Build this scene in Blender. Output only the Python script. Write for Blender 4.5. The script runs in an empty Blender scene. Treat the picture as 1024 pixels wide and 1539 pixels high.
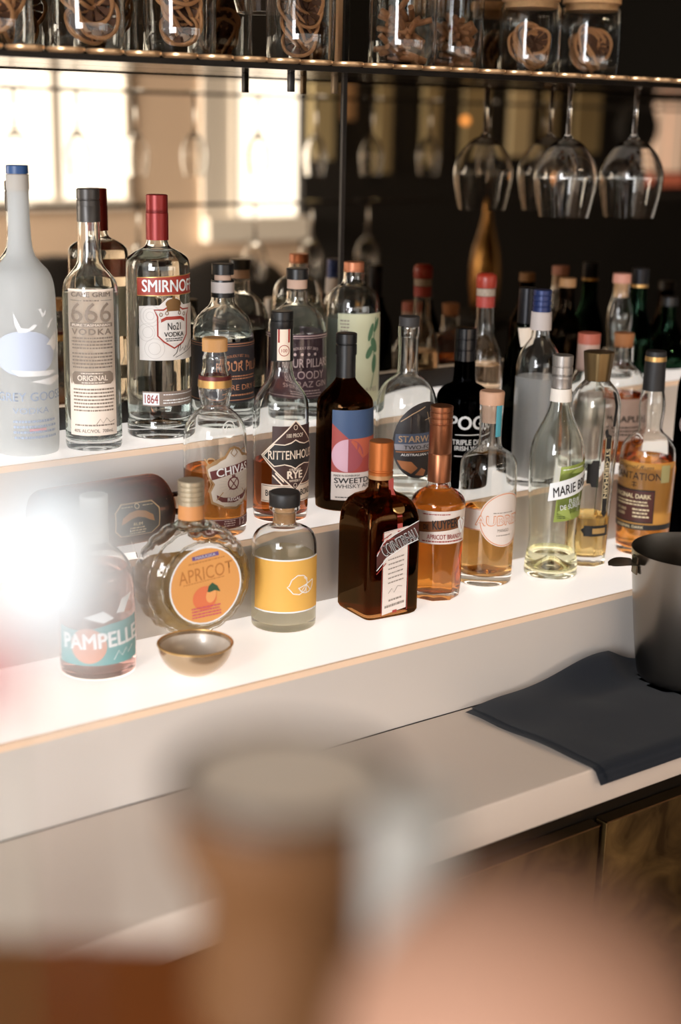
import bpy, bmesh, math, random
from math import sin, cos, pi, sqrt, atan2, asin
from mathutils import Vector, Matrix
random.seed(7)
C = bpy.context.scene.collection
# ------------------------------------------------------------------ camera model
FPX, PITCH, YAW, ROLL = 2137.0, 0.2659, 0.6338, 0.0209
CAM = Vector((0, 0, 1.635))
Fw = Vector((sin(YAW)*cos(PITCH), cos(YAW)*cos(PITCH), -sin(PITCH)))
Rt = Vector((cos(YAW), -sin(YAW), 0)); Up = Rt.cross(Fw)
R2 = Rt*cos(ROLL) + Up*sin(ROLL); U2 = -Rt*sin(ROLL) + Up*cos(ROLL)
def ray(x, y): return Fw + R2*((x-512)/FPX) - U2*((y-769.5)/FPX)
def on_z(x, y, z): a = ray(x, y); return CAM + a*((z-CAM.z)/a.z)
def on_y(x, y, Y): a = ray(x, y); return CAM + a*((Y-CAM.y)/a.y)
# ------------------------------------------------------------------ the stepped back bar, in metres
Z0, ZB, Z1, Z2, Z3 = 0.8996, 0.849, 1.0076, 1.1127, 1.2174
Y0, Y1, Y2, Y3, YM = 1.0724, 1.2972, 1.4970, 1.6297, 1.795
XL, XR = -0.9, 4.6
ZBAR = 1.385
# ------------------------------------------------------------------ materials
MC = {}
def nodes(name):
    m = bpy.data.materials.new(name); m.use_nodes = True
    nt = m.node_tree; nt.nodes.clear()
    out = nt.nodes.new('ShaderNodeOutputMaterial')
    return m, nt, out
def srgb(h):
    if isinstance(h, str):
        h = h.lstrip('#'); c = [int(h[i:i+2], 16)/255 for i in (0, 2, 4)]
    else: c = h
    return tuple((x/12.92 if x <= .04045 else ((x+.055)/1.055)**2.4) for x in c)
def mat(name, col, rough=.5, metal=0, bump=0, bscale=200, var=0, vscale=8, emit=0, spec=.5, coat=0):
    key = name
    if key in MC: return MC[key]
    m, nt, out = nodes(name)
    p = nt.nodes.new('ShaderNodeBsdfPrincipled'); nt.links.new(p.outputs[0], out.inputs[0])
    c = srgb(col)
    p.inputs['Base Color'].default_value = (*c, 1)
    p.inputs['Roughness'].default_value = rough; p.inputs['Metallic'].default_value = metal
    p.inputs['Specular IOR Level'].default_value = spec; p.inputs['Coat Weight'].default_value = coat
    tc = nt.nodes.new('ShaderNodeTexCoord')
    if var:
        n = nt.nodes.new('ShaderNodeTexNoise'); n.inputs['Scale'].default_value = vscale; n.inputs['Detail'].default_value = 5
        nt.links.new(tc.outputs['Object'], n.inputs['Vector'])
        mx = nt.nodes.new('ShaderNodeMix'); mx.data_type = 'RGBA'
        mx.inputs[6].default_value = (*[x*(1-var) for x in c], 1); mx.inputs[7].default_value = (*[min(1, x*(1+var)) for x in c], 1)
        nt.links.new(n.outputs['Fac'], mx.inputs[0]); nt.links.new(mx.outputs[2], p.inputs['Base Color'])
    if bump:
        n = nt.nodes.new('ShaderNodeTexNoise'); n.inputs['Scale'].default_value = bscale; n.inputs['Detail'].default_value = 3
        nt.links.new(tc.outputs['Object'], n.inputs['Vector'])
        b = nt.nodes.new('ShaderNodeBump'); b.inputs['Strength'].default_value = bump; b.inputs['Distance'].default_value = .001
        nt.links.new(n.outputs['Fac'], b.inputs['Height']); nt.links.new(b.outputs[0], p.inputs['Normal'])
    if emit:
        p.inputs['Emission Color'].default_value = (*c, 1); p.inputs['Emission Strength'].default_value = emit
    MC[key] = m; return m
def glass(name, col=(.99, .99, .99), rough=0, ior=1.47, bump=0, bscale=60, lin=True):
    if name in MC: return MC[name]
    m, nt, out = nodes(name)
    g = nt.nodes.new('ShaderNodeBsdfGlass'); nt.links.new(g.outputs[0], out.inputs[0])
    c = col if not isinstance(col, str) else srgb(col)
    g.inputs['Color'].default_value = (*c, 1); g.inputs['Roughness'].default_value = rough; g.inputs['IOR'].default_value = ior
    if bump:
        tc = nt.nodes.new('ShaderNodeTexCoord'); n = nt.nodes.new('ShaderNodeTexNoise'); n.inputs['Scale'].default_value = bscale
        nt.links.new(tc.outputs['Object'], n.inputs['Vector'])
        b = nt.nodes.new('ShaderNodeBump'); b.inputs['Strength'].default_value = bump; b.inputs['Distance'].default_value = .002
        nt.links.new(n.outputs['Fac'], b.inputs['Height']); nt.links.new(b.outputs[0], g.inputs['Normal'])
    MC[name] = m; return m
def cloudy(name, col, trans=.6, rough=.5):
    """liquid or glass that scatters light"""
    if name in MC: return MC[name]
    m, nt, out = nodes(name)
    a = nt.nodes.new('ShaderNodeBsdfTranslucent'); d = nt.nodes.new('ShaderNodeBsdfDiffuse'); t = nt.nodes.new('ShaderNodeBsdfGlass')
    c = (*srgb(col), 1)
    for q in (a, d, t): q.inputs['Color'].default_value = c
    t.inputs['Roughness'].default_value = rough; t.inputs['IOR'].default_value = 1.33
    m1 = nt.nodes.new('ShaderNodeMixShader'); m1.inputs[0].default_value = .4
    nt.links.new(a.outputs[0], m1.inputs[1]); nt.links.new(d.outputs[0], m1.inputs[2])
    m2 = nt.nodes.new('ShaderNodeMixShader'); m2.inputs[0].default_value = trans
    nt.links.new(m1.outputs[0], m2.inputs[1]); nt.links.new(t.outputs[0], m2.inputs[2]); nt.links.new(m2.outputs[0], out.inputs[0])
    MC[name] = m; return m
CLEAR = glass('clear_glass', (.985, .99, .985))
GREENISH = glass('green_tinted_glass', (.975, .985, .965))
WHITE = mat('white_paper', '#e9e2d8', .6)
CREAM = mat('cream_paper', '#e3d3c0', .6)
BLACK = mat('black_plastic', '#0c0c0d', .35)
INK = mat('black_ink', '#1a1817', .6)
GREYINK = mat('grey_ink', '#8b8178', .6)
GOLD = mat('gold_foil', '#c9a063', .35, .7)
BRASS = mat('brass', '#a8875a', .3, 1)
REDINK = mat('red_ink', '#9a2f26', .55)
CORK = mat('cork', '#b98f63', .85, bump=.5, bscale=300, var=.25, vscale=200)
STEEL = mat('brushed_steel', '#8d877f', .27, 1)
# ------------------------------------------------------------------ object helpers
def new_obj(name, bm, m, parent=None, smooth=True, loc=None, sharp=40):
    me = bpy.data.meshes.new(name)
    bm.to_mesh(me); bm.free()
    if smooth:
        for p in me.polygons: p.use_smooth = True
        me.set_sharp_from_angle(angle=math.radians(sharp))
    if m: me.materials.append(m)
    o = bpy.data.objects.new(name, me); C.objects.link(o)
    if parent: o.parent = parent
    if loc is not None: o.location = loc
    return o
def thing(name, label, cat, loc=(0, 0, 0), rz=0, group=None):
    o = bpy.data.objects.new(name, None); C.objects.link(o)
    o.location = loc; o.rotation_euler = (0, 0, rz); o.empty_display_size = .02
    o['label'] = label; o['category'] = cat
    if group: o['group'] = group
    return o
def tag(o, label, cat, group=None):
    o['label'] = label; o['category'] = cat
    if group: o['group'] = group
    return o
def struct(o): o['kind'] = 'structure'; return o
def copy_tree(o, parent=None):
    c = o.copy(); C.objects.link(c)
    if parent: c.parent = parent
    for ch in list(o.children): copy_tree(ch, c)
    return c
def box(x0, x1, y0, y1, z0, z1, bev=0, bm=None):
    bm = bm or bmesh.new()
    r = bmesh.ops.create_cube(bm, size=1)
    vs = r['verts']
    bmesh.ops.scale(bm, vec=(x1-x0, y1-y0, z1-z0), verts=vs)
    bmesh.ops.translate(bm, vec=((x0+x1)/2, (y0+y1)/2, (z0+z1)/2), verts=vs)
    if bev:
        es = list({e for v in vs for e in v.link_edges})
        bmesh.ops.bevel(bm, geom=es, offset=bev, segments=3, affect='EDGES', profile=.5)
    return bm
def lathe(prof, seg=64, bm=None, closed=False, mod=None):
    """prof: list of (r, z) ; caps where r == 0"""
    bm = bm or bmesh.new(); rings = []
    for r, z in prof:
        if r < 1e-6: rings.append([bm.verts.new((0, 0, z))])
        else:
            rings.append([bm.verts.new(((r*(mod(k/seg*2*pi, z) if mod else 1))*cos(2*pi*k/seg), (r*(mod(k/seg*2*pi, z) if mod else 1))*sin(2*pi*k/seg), z)) for k in range(seg)])
    pairs = list(zip(rings, rings[1:]))
    if closed: pairs.append((rings[-1], rings[0]))
    for a, b in pairs:
        for k in range(seg):
            k2 = (k+1) % seg
            if len(a) == 1 and len(b) == 1: continue
            if len(a) == 1: bm.faces.new((a[0], b[k2], b[k]))
            elif len(b) == 1: bm.faces.new((a[k], a[k2], b[0]))
            else: bm.faces.new((a[k], a[k2], b[k2], b[k]))
    bmesh.ops.recalc_face_normals(bm, faces=bm.faces)
    return bm
def chaikin(p, n=2):
    for _ in range(n):
        q = [p[0]]
        for a, b in zip(p, p[1:]):
            q.append((a[0]*.75+b[0]*.25, a[1]*.75+b[1]*.25)); q.append((a[0]*.25+b[0]*.75, a[1]*.25+b[1]*.75))
        q.append(p[-1]); p = q
    return p
def tube(pts, r, seg=10, bm=None, closed=False):
    bm = bm or bmesh.new(); rings = []; n = len(pts)
    pts = [Vector(p) for p in pts]
    ref = None
    for i, p in enumerate(pts):
        t = (pts[(i+1) % n] - pts[i-1]) if closed else (pts[min(i+1, n-1)] - pts[max(i-1, 0)])
        t.normalize()
        if ref is None:
            ref = t.orthogonal().normalized()
        ref = (ref - t*ref.dot(t)).normalized(); b = t.cross(ref)
        rr = r[i] if isinstance(r, (list, tuple)) else r
        rings.append([bm.verts.new(p + ref*cos(2*pi*k/seg)*rr + b*sin(2*pi*k/seg)*rr) for k in range(seg)])
    pairs = list(zip(rings, rings[1:])) + ([(rings[-1], rings[0])] if closed else [])
    for a, b in pairs:
        for k in range(seg): bm.faces.new((a[k], a[(k+1) % seg], b[(k+1) % seg], b[k]))
    if not closed: bm.faces.new(rings[0]); bm.faces.new(rings[-1])
    bmesh.ops.recalc_face_normals(bm, faces=bm.faces)
    return bm
# ------------------------------------------------------------------ flat artwork laid on a surface
def text_mesh(s, w, h, shear=0, bold=0, space=1.0):
    cu = bpy.data.curves.new('t', 'FONT'); cu.body = s; cu.size = 1; cu.shear = shear;  cu.space_character = space
    cu.resolution_u = 3; cu.align_x = 'LEFT'
    ob = bpy.data.objects.new('t', cu); C.objects.link(ob)
    dg = bpy.context.evaluated_depsgraph_get(); me = bpy.data.meshes.new_from_object(ob.evaluated_get(dg))
    bpy.data.objects.remove(ob); bpy.data.curves.remove(cu)
    if not me.vertices: return me
    xs = [v.co.x for v in me.vertices]; ys = [v.co.y for v in me.vertices]
    x0, x1, y0, y1 = min(xs), max(xs), min(ys), max(ys)
    sx = w/(x1-x0); sy = h/(y1-y0)
    for v in me.vertices: v.co = ((v.co.x-(x0+x1)/2)*sx, (v.co.y-(y0+y1)/2)*sy, 0)
    if bold > 0:   # heavier strokes: the same letters laid down again a hair to each side
        b2 = bmesh.new(); d = bold*.85
        for ox, oy in ((-d, 0), (d, 0), (0, d*.6), (0, -d*.6)):
            n0 = len(b2.verts); b2.from_mesh(me); b2.verts.ensure_lookup_table()
            for v in b2.verts[n0:]: v.co.x += ox*sx; v.co.y += oy*sy
        b2.to_mesh(me); b2.free()
    return me
def flat(shapes):
    """shapes in label units: u to the right, v DOWN (pixels of the reference frame). -> 2D bmesh with y = -v"""
    bm = bmesh.new()
    def poly(pts):
        vs = [bm.verts.new((x, -y, 0)) for x, y in pts]
        try: f = bm.faces.new(vs)
        except Exception: return
        if len(vs) > 4: bmesh.ops.triangulate(bm, faces=[f], ngon_method='EAR_CLIP')
    def band(pts, w, closed=False):
        n = len(pts); L = []; R = []
        for i, p in enumerate(pts):
            a = pts[i-1] if (i > 0 or closed) else p; b = pts[(i+1) % n] if (i < n-1 or closed) else p
            dx, dy = b[0]-a[0], b[1]-a[1]; l = math.hypot(dx, dy) or 1
            nx, ny = -dy/l*w/2, dx/l*w/2
            L.append(bm.verts.new((p[0]+nx, -(p[1]+ny), 0))); R.append(bm.verts.new((p[0]-nx, -(p[1]-ny), 0)))
        for i in range(n if closed else n-1):
            j = (i+1) % n; bm.faces.new((L[i], L[j], R[j], R[i]))
    for s in shapes:
        k = s[0]
        if k == 'rect': poly([(s[1], s[2]), (s[3], s[2]), (s[3], s[4]), (s[1], s[4])])
        elif k == 'poly': poly(s[1])
        elif k == 'ell':
            rot = s[5] if len(s) > 5 else 0; a0, a1 = (s[6] if len(s) > 6 else (0, 2*pi)); n = 36
            poly([(s[1]+s[3]*cos(t)*cos(rot)-s[4]*sin(t)*sin(rot), s[2]+s[3]*cos(t)*sin(rot)+s[4]*sin(t)*cos(rot)) for t in [a0+(a1-a0)*i/n for i in range(n if a1-a0 > 6.28 else n+1)]])
        elif k == 'ring':
            band([(s[1]+s[3]*cos(2*pi*i/40), s[2]+s[4]*sin(2*pi*i/40)) for i in range(40)], s[5], True)
        elif k == 'line': band(s[1], s[2])
        elif k == 'loop': band(s[1], s[2], True)
        elif k == 'rows':   # fine print too small to read: rows of short strokes
            _, u0, v0, u1, v1, n = s[:6]; tilt = s[6] if len(s) > 6 else 0
            rs = random.Random(int(u0*7+v0*3+n))
            for i in range(n):
                y = v0+(v1-v0)*(i+.5)/n; hh = (v1-v0)/n*.22; x = u0+rs.random()*2
                while x < u1-2:
                    w = min(1.2+rs.random()*4.5, u1-x)
                    ty = tilt*(x-u0)
                    poly([(x, y-hh+ty), (x+w, y-hh+ty+tilt*w), (x+w, y+hh+ty+tilt*w), (x, y+hh+ty)]); x += w+.9
        elif k == 'txt':
            _, st, cu, cv, w, h = s[:6]; o = s[6] if len(s) > 6 else {}
            me = text_mesh(st, w, h, o.get('shear', 0), o.get('bold', 0), o.get('space', 1))
            rot = -o.get('rot', 0); arc = o.get('arc', 0)
            n0 = len(bm.verts); bm.from_mesh(me); bm.verts.ensure_lookup_table()
            bpy.data.meshes.remove(me)
            for v in bm.verts[n0:]:
                x, y = v.co.x, v.co.y
                y -= arc*x*x
                v.co = (cu + x*cos(rot)-y*sin(rot), -cv + x*sin(rot)+y*cos(rot), 0)
    return bm
def decal(parent, name, m, shapes, surf, off=.0003, su=5, sv=0, label=None):
    bm = flat(shapes)
    if not bm.verts: bm.free(); return None
    xs = [v.co.x for v in bm.verts]; ys = [v.co.y for v in bm.verts]
    if su:
        x = math.floor(min(xs)/su)*su
        while x < max(xs):
            bmesh.ops.bisect_plane(bm, geom=bm.verts[:]+bm.edges[:]+bm.faces[:], plane_co=(x, 0, 0), plane_no=(1, 0, 0), dist=1e-5); x += su
    if sv:
        y = math.floor(min(ys)/sv)*sv
        while y < max(ys):
            bmesh.ops.bisect_plane(bm, geom=bm.verts[:]+bm.edges[:]+bm.faces[:], plane_co=(0, y, 0), plane_no=(0, 1, 0), dist=1e-5); y += sv
    for v in bm.verts: v.co = surf(v.co.x, -v.co.y, off)
    for f in bm.faces: f.smooth = True
    o = new_obj(name, bm, m, parent, smooth=False)
    for p in o.data.polygons: p.use_smooth = True
    if label: o['label'] = label
    return o
# ------------------------------------------------------------------ bottles
class Bottle:
    """Round vessel. Profiles are read off the photograph as (row, half width) pairs and turned into metres at the vessel's own distance."""
    def __init__(s, name, label, cat, z, mid, base=None, y=None, rpx=40, group=None):
        s.z = z
        if base is not None:
            p = on_z(base[0], base[1], z); d = Vector((p.x, p.y)); L = d.length
            depth = (p-CAM).dot(Fw); L += rpx*depth/FPX
            a = ray(*mid); a2 = Vector((a.x, a.y)).normalized()
            s.ax = a2*L
        else:
            p = on_y(mid[0], mid[1], y); s.ax = Vector((p.x, p.y))
        s.mid = mid; s.L = s.ax.length; s.d = s.ax.normalized(); s.rt = Vector((s.d.y, -s.d.x))
        s.o = thing(name, label, cat, (s.ax.x, s.ax.y, z), 0, group)
        # camera column of the axis for every row
        s.prof = [(0, 0), (1, 1)]
    def zax(s, row, L=None):
        L = L or s.L
        # column on the axis
        x = s.mid[0]
        for _ in range(3):
            a = ray(x, row); t = L/Vector((a.x, a.y)).length; zz = (CAM + a*t).z
            P = Vector((s.ax.x, s.ax.y, zz)); q = P-CAM; x = 512+FPX*q.dot(R2)/q.dot(Fw)
        return zz - s.z
    def m(s, z=0):
        return (Vector((s.ax.x, s.ax.y, s.z+z))-CAM).dot(Fw)/FPX
    def pts(s, prof):
        out = []
        for row, hw in prof:
            z = 0 if row is None else s.zax(row)
            out.append((hw*s.m(z), z))
        return out
    def r_at(s, z):
        p = s.prof
        for (r0, z0), (r1, z1) in zip(p, p[1:]):
            lo, hi = min(z0, z1), max(z0, z1)
            if lo <= z <= hi and hi > lo: return r0+(r1-r0)*(z-z0)/(z1-z0)
        return p[0][0] if abs(z-p[0][1]) < abs(z-p[-1][1]) else p[-1][0]
    def surf(s, u, v, off):
        r = s.prof_mid
        for _ in range(3):
            z = s.zax(v, s.L-r); r = s.r_at(z)
        r += off; a = u*s.m(z)/max(r, .004)
        q = -s.d*cos(a)*r + s.rt*sin(a)*r
        return Vector((q.x, q.y, z))
    def body(s, prof, m, wall=.0022, floor=.006, liquid=None, level=None, name='glass_body', seg=72, smooth=2, punt=.4, mod=None, liqname='liquid', lmod=None):
        """prof from mouth down to the base, last rows None = table height"""
        out = s.pts(prof); out = chaikin(out, smooth)
        out = [(max(r, .0005), max(z, 0)) for r, z in out]
        zb = out[-1][1]
        s.prof = out
        rs = sorted(r for r, z in out); s.prof_mid = rs[-len(rs)//3]
        inner = [(max(r-wall, .001), z) for r, z in out if z > floor+.004]
        rlast = inner[-1][0]
        inner += [(rlast*.97, floor+.0015), (rlast*.85, floor), (rlast*.5, floor+.002*punt), (0, floor+.006*punt)]
        outer = list(out); rb = outer[-1][0]
        outer += [(rb*.93, zb-.0), (rb*.82, .0012), (rb*.4, .003), (0, .004)]
        outer = [(r, max(z, 0)) for r, z in outer]
        prof2 = list(reversed(outer)) + inner
        o = new_obj(name, lathe(prof2, seg, mod=mod), m, s.o, sharp=60)
        s.inner = inner
        if liquid:
            zl = s.zax(level); e = .0004
            ins = [(r+e if r else 0, z-e if z < floor+.003 else z) for r, z in inner if z <= zl]
            above = [q for q in inner if q[1] > zl]
            rl = (above[-1][0] if above else ins[0][0])+e
            lp = [(0, zl), (rl*.9, zl), (rl, zl+.0008)] + [q for q in ins if q[1] < zl-.0005]
            new_obj(liqname, lathe(lp, seg, mod=mod), liquid, s.o, sharp=50)
        return o
    def part(s, name, prof, m, ridges=0, rdepth=.03, smooth=0, seg=64, close=True, label=None, parent=None, hollow=False):
        p = s.pts(prof)
        if smooth: p = chaikin(p, smooth)
        if close and not hollow:
            if p[0][0] > 0: p = [(0, p[0][1]), (p[0][0]*.94, p[0][1])] + [(p[0][0], p[0][1]-.0008)] + p[1:]
            if p[-1][0] > 0: p = p + [(0, p[-1][1])]
        if hollow:
            w = .0006; p = p + [(r-w, z) for r, z in reversed(p)] + [p[0]]
        mod = (lambda a, z: 1+rdepth*(.5+.5*cos(a*ridges))) if ridges else None
        o = new_obj(name, lathe(p, max(seg, ridges*4), mod=mod), m, parent or s.o, sharp=35)
        if label: o['label'] = label
        return o
    def art(s, name, m, shapes, off=.0004, parent=None, su=4, sv=0, label=None):
        return decal(parent or s.o, name, m, shapes, s.surf, off, su, sv, label)
def A(dx, R): return R*asin(max(-1, min(1, dx/R)))
SCREW = dict(ridges=0)
def ridged(y0, y1, hw, n=3, d=.6):
    """screw cap silhouette with n rolled grooves"""
    p = [(y0, hw-.8), (y0+1, hw)]
    step = (y1-y0)/(n+1)
    for i in range(1, n+1):
        y = y0+i*step
        p += [(y-1.4, hw), (y-.5, hw-d-.5), (y+.5, hw-d-.5), (y+1.4, hw)]
    return p + [(y1, hw)]
# ---------------------------------------------------------------- top tier
b = Bottle('vodka_bottle', 'tall frosted white vodka bottle with blue cap and flying geese, leftmost on the top step', 'bottle', Z3, (33, 450), (42, 686), rpx=46)
FROST = cloudy('frosted_glass', '#eef0f0', .25, .35)
b.body([(262, 17), (284, 17.3), (287, 15.8), (330, 16), (378, 18), (394, 29), (406, 41), (420, 47), (440, 49.5), (470, 50), (560, 49.5), (650, 48), (None, 47), (None, 44)], FROST, smooth=2)
b.part('cap', [(248, 16.5), (261, 16.5)], mat('blue_cap', '#22497c', .4))
b.part('stopper', [(261, 15.5), (286, 15)], mat('pale_stopper', '#b8a68e', .7))
GP = mat('blue_grey_print', '#a3b0c4', .6)
f = b.art('print', mat('lake_print', '#bcc6d8', .6), [('ell', 2, 532, 50, 34)])
b.art('geese', mat('white_print', '#e8ebec', .5), [
  ('poly', [(-14, 470), (-8, 482), (-3, 493), (8, 494), (16, 488), (22, 489), (15, 496), (4, 500), (-7, 500), (-12, 488)]),
  ('poly', [(24, 466), (28, 464), (32, 472), (38, 466), (36, 475), (30, 478)]), ('poly', [(52, 465), (54, 462), (57, 468), (62, 464), (59, 474), (55, 473)]),
  ('poly', [(38, 492), (46, 483), (56, 480), (54, 485), (46, 488), (42, 496)]), ('poly', [(36, 520), (54, 504), (78, 500), (80, 530), (66, 545), (60, 528), (50, 530), (44, 522)]),
  ('poly', [(-20, 557), (60, 560), (40, 567), (-8, 566)]), ('poly', [(10, 574), (62, 568), (74, 574), (40, 582)])], off=.0005, parent=f)
b.art('lettering', GP, [('txt', 'GREY GOOSE', 12, 597, 112, 13, {'bold': .01}), ('txt', 'VODKA', 8, 618, 56, 9), ('rows', -20, 630, 50, 662, 4)], parent=f, off=.0006)
b.art('stripe', mat('rose_print', '#c9a0a6', .6), [('rect', 4, 645, 30, 649)], parent=f, off=.0006)

b = Bottle('vodka_bottle', 'clear round vodka bottle with dark grey screw cap and tall cream 666 label', 'bottle', Z3, (137, 480), (138, 678), rpx=41)
b.body([(331, 16), (345, 17), (388, 17.5), (400, 21), (410, 30), (420, 38), (432, 41.5), (450, 42), (560, 42), (640, 42), (None, 42), (None, 38)], CLEAR, floor=.012, punt=3, liquid=glass('pale_spirit', (.93, .96, .94), ior=1.36), level=438)
b.part('screw_cap', ridged(283, 333, 17.3, 2)[:-1]+[(309, 17.3), (310, 17.6), (333, 17.6)], mat('dark_grey_cap', '#3d3936', .35, .3))
lb = b.art('label', mat('beige_label', '#eddfd0', .6), [('rect', -38, 435, 39, 655)])
BR = mat('taupe_ink', '#857668', .5)
b.art('lettering', BR, [('txt', 'CAPE GRIM', 0, 443, 62, 7, {'bold': .03}), ('line', [(-33, 452), (-14, 452)], .8), ('line', [(15, 452), (34, 452)], .8), ('rows', -11, 450, 12, 454, 1),
  ('txt', '666', 0, 470, 64, 30, {'bold': -.008}), ('rect', -34, 486, 34, 492), ('txt', 'VODKA', 0, 499, 62, 9, {'bold': .03, 'space': 1.2}),
  ('rows', -32, 506, 34, 526, 4), ('rows', -32, 529, 34, 555, 5), ('poly', [(-32, 563), (-28, 559), (28, 559), (33, 563), (33, 574), (28, 578), (-28, 578), (-32, 574)]),
  ('rows', -32, 583, 34, 620, 7), ('line', [(4, 638), (10, 630), (14, 637), (20, 629), (26, 636), (34, 633)], .8), ('rows', -30, 637, 34, 642, 1), ('txt', '40% ALC/VOL  700mL', 0, 648, 62, 5, {'bold': .02})], off=.0006, parent=lb)
b.art('badge_lettering', mat('beige_label', '#eddfd0'), [('txt', 'ORIGINAL', 0, 568.5, 46, 8, {'bold': .02}), ('txt', 'PURE TASMANIAN', 0, 489, 60, 3.6, {'bold': .02}), ('rows', -18, 560, 18, 563, 1), ('rows', -18, 574, 18, 577, 1)], off=.0008, parent=lb)

b = Bottle('vodka_bottle', 'clear vodka bottle with red screw cap and red banner label on the top step', 'bottle', Z3, (238, 480), (240, 660), rpx=46)
b.body([(358, 15), (366, 17), (371, 19), (376, 30), (384, 43), (391, 47.5), (410, 48), (540, 48), (612, 47.5), (624, 45.5), (632, 47.5), (640, 48), (None, 47.5), (None, 43)], CLEAR, floor=.014, punt=2, liquid=glass('clear_spirit', (.96, .975, .965), ior=1.36), level=376)
b.part('screw_cap', ridged(292, 360, 16.5, 1)[:-1]+[(315, 16.5), (316, 16), (319, 16), (320, 17), (360, 17)], mat('red_metal_cap', '#87211e', .35, .3))
b.art('cap_print', mat('dark_red_print', '#701a19', .4), [('rect', -12, 325, -3, 338), ('rect', 5, 325, 14, 338), ('rows', -14, 346, 16, 351, 1)], off=.0004) if False else None
lb = b.art('banner', mat('brick_red_label', '#9d3527', .5), [('poly', [(-33, 418), (70, 414), (70, 443), (-33, 445)])])
b.art('lettering', mat('white_print', ''), [('txt', 'SMIRNOFF', 22, 430, 92, 18, {'bold': .03})], off=.0009, parent=lb)
b.art('gilt_edge', GOLD, [('loop', [(-33, 418), (70, 414), (70, 443), (-33, 445)], 1.2)], off=.0007, parent=lb)
lb = b.art('label', mat('silver_white_label', '#d8d3cd', .5), [('poly', [(-30, 461), (2, 459), (14, 448), (30, 448), (42, 459), (72, 459), (72, 542), (-30, 542)])])
ru = [('ring', -12+dx, y, r, r, .5) for dx, y, r in ((0, 475, 16), (0, 475, 11), (0, 475, 6), (-6, 500, 13), (-4, 500, 8), (6, 524, 15), (6, 524, 9))]
b.art('pattern', mat('pale_grey_ink', '#b3ada7', .6), ru, off=.0006, parent=lb)
b.art('shield', mat('brick_red_label', ''), [('loop', [(-6, 466), (8, 466), (14, 462), (34, 462), (40, 466), (55, 466), (50, 476), (49, 505), (40, 516), (24, 524), (8, 514), (-1, 505), (-1, 476)], 2.4), ('poly', [(4, 480), (12, 476), (36, 476), (44, 480), (44, 485), (36, 481), (12, 481), (4, 485)])], off=.0007, parent=lb)
b.art('emblem_dots', mat('antique_gold', '#7c5b35', .4, .5), [('ring', 4, 473, 2.2, 2.6, 1), ('ring', 13, 471, 2.2, 2.6, 1), ('ring', 34, 471, 2.2, 2.6, 1), ('ring', 43, 473, 2.2, 2.6, 1)], off=.001, parent=lb)
b.art('crown', mat('antique_gold', '#7c5b35', .4, .5), [('ell', 24, 457, 13, 8), ('rect', 13, 461, 35, 468), ('ell', 24, 448, 2.5, 3)], off=.001, parent=lb)
b.art('lettering', INK, [('txt', 'No21', 25, 491, 22, 11, {'bold': .01}), ('txt', 'VODKA', 25, 503, 33, 7, {'bold': .02}), ('rows', 10, 508, 40, 514, 2), ('line', [(22, 536), (28, 531), (32, 521), (36, 519), (33, 530), (40, 524), (42, 529), (48, 522), (50, 526), (58, 517), (70, 512)], 1), ('line', [(26, 538), (50, 530), (68, 524)], .8)], off=.0009, parent=lb)
lb = b.art('neck_label', mat('copper_grey_label', '#8e7f74', .45, .3), [('rect', -26, 589, 74, 611)])
b.art('lettering', mat('white_print', ''), [('rect', -25, 591, 0, 609), ('rows', 5, 592, 70, 595, 1), ('rows', 5, 600, 60, 608, 2)], off=.0006, parent=lb)
b.art('date', REDINK, [('txt', '1864', -12, 600, 20, 13, {'bold': .01})], off=.0009, parent=lb)

def four(mid, base, capt, R, lab, ink, label, neckband, words, y0, y1, uc, lt):
    b = Bottle('gin_bottle', label, 'bottle', Z3, mid, y=YM-.078)
    c = mid[0]; t = capt
    b.body([(t+31 if neckband else t+34, 16), (t+46 if neckband else t+50, 16.5), (t+62 if neckband else t+54, 19), (t+70 if neckband else t+60, 29), (t+80 if neckband else t+72, 39), (t+94 if neckband else t+88, 45), (t+112, R), (y1, R), (None, R), (None, R-4)], CLEAR, floor=.012, liquid=glass('dark_room_gin', (.94, .96, .95), ior=1.36), level=t+108)
    b.part('stopper_top', [(t, 16.7), (t+16, 16.7)], BLACK)
    b.part('cork', [(t+16, 12.5 if neckband else 15.2), (t+30, 12.5 if neckband else 15.2)], mat('pinkish_cork', '#bd9f8c', .8))
    if neckband:
        nb = b.part('neck_band', [(t+27, 17.6), (t+43, 17.6)], mat('grey_paper', '#b9b0ac', .6), hollow=True)
        b.part('seal', [(t+43, 17.6), (t+50, 17.4)], BLACK, hollow=True)
        b.part('seal', [(t+24, 17.2), (t+27, 17.6)], BLACK, hollow=True)
    lb = b.art('label', lab, [('rect', -70, y0, 138, y1)], su=3)
    b.art('border', ink, [('line', [(-68, y0+2.5), (136, y0+2.5)], 1.3), ('line', [(-68, y0+6), (136, y0+6)], .7), ('line', [(-68, y1-4), (136, y1-4)], 1)], off=.0007, parent=lb, su=3)
    b.art('lettering', ink if lt is None else lt, [('txt', 'PROUDLY EST 2013', uc, y0+20, 42, 4, {'arc': .007, 'bold': .02})]+[('ell', uc-16+k*10.6, y0+30, 2.2, 2.2) for k in range(4)]+words, off=.0009, parent=lb)
    return b
ORI = mat('copper_ink', '#b97f5c', .5)
four((335, 500), None, 396, 47, mat('midnight_label', '#26252c', .55), ORI, 'gin bottle with black cap, white neck band and near-black label, behind the golden-capped whisky', True,
     [('txt', 'FOUR PILLARS', 42, 552, 100, 13, {'bold': .01}), ('txt', 'RARE DRY GIN', 38, 583, 84, 8), ('rows', 10, 564, 60, 572, 2), ('rows', 5, 592, 60, 597, 1)], 515, 606, 24, None)
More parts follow.
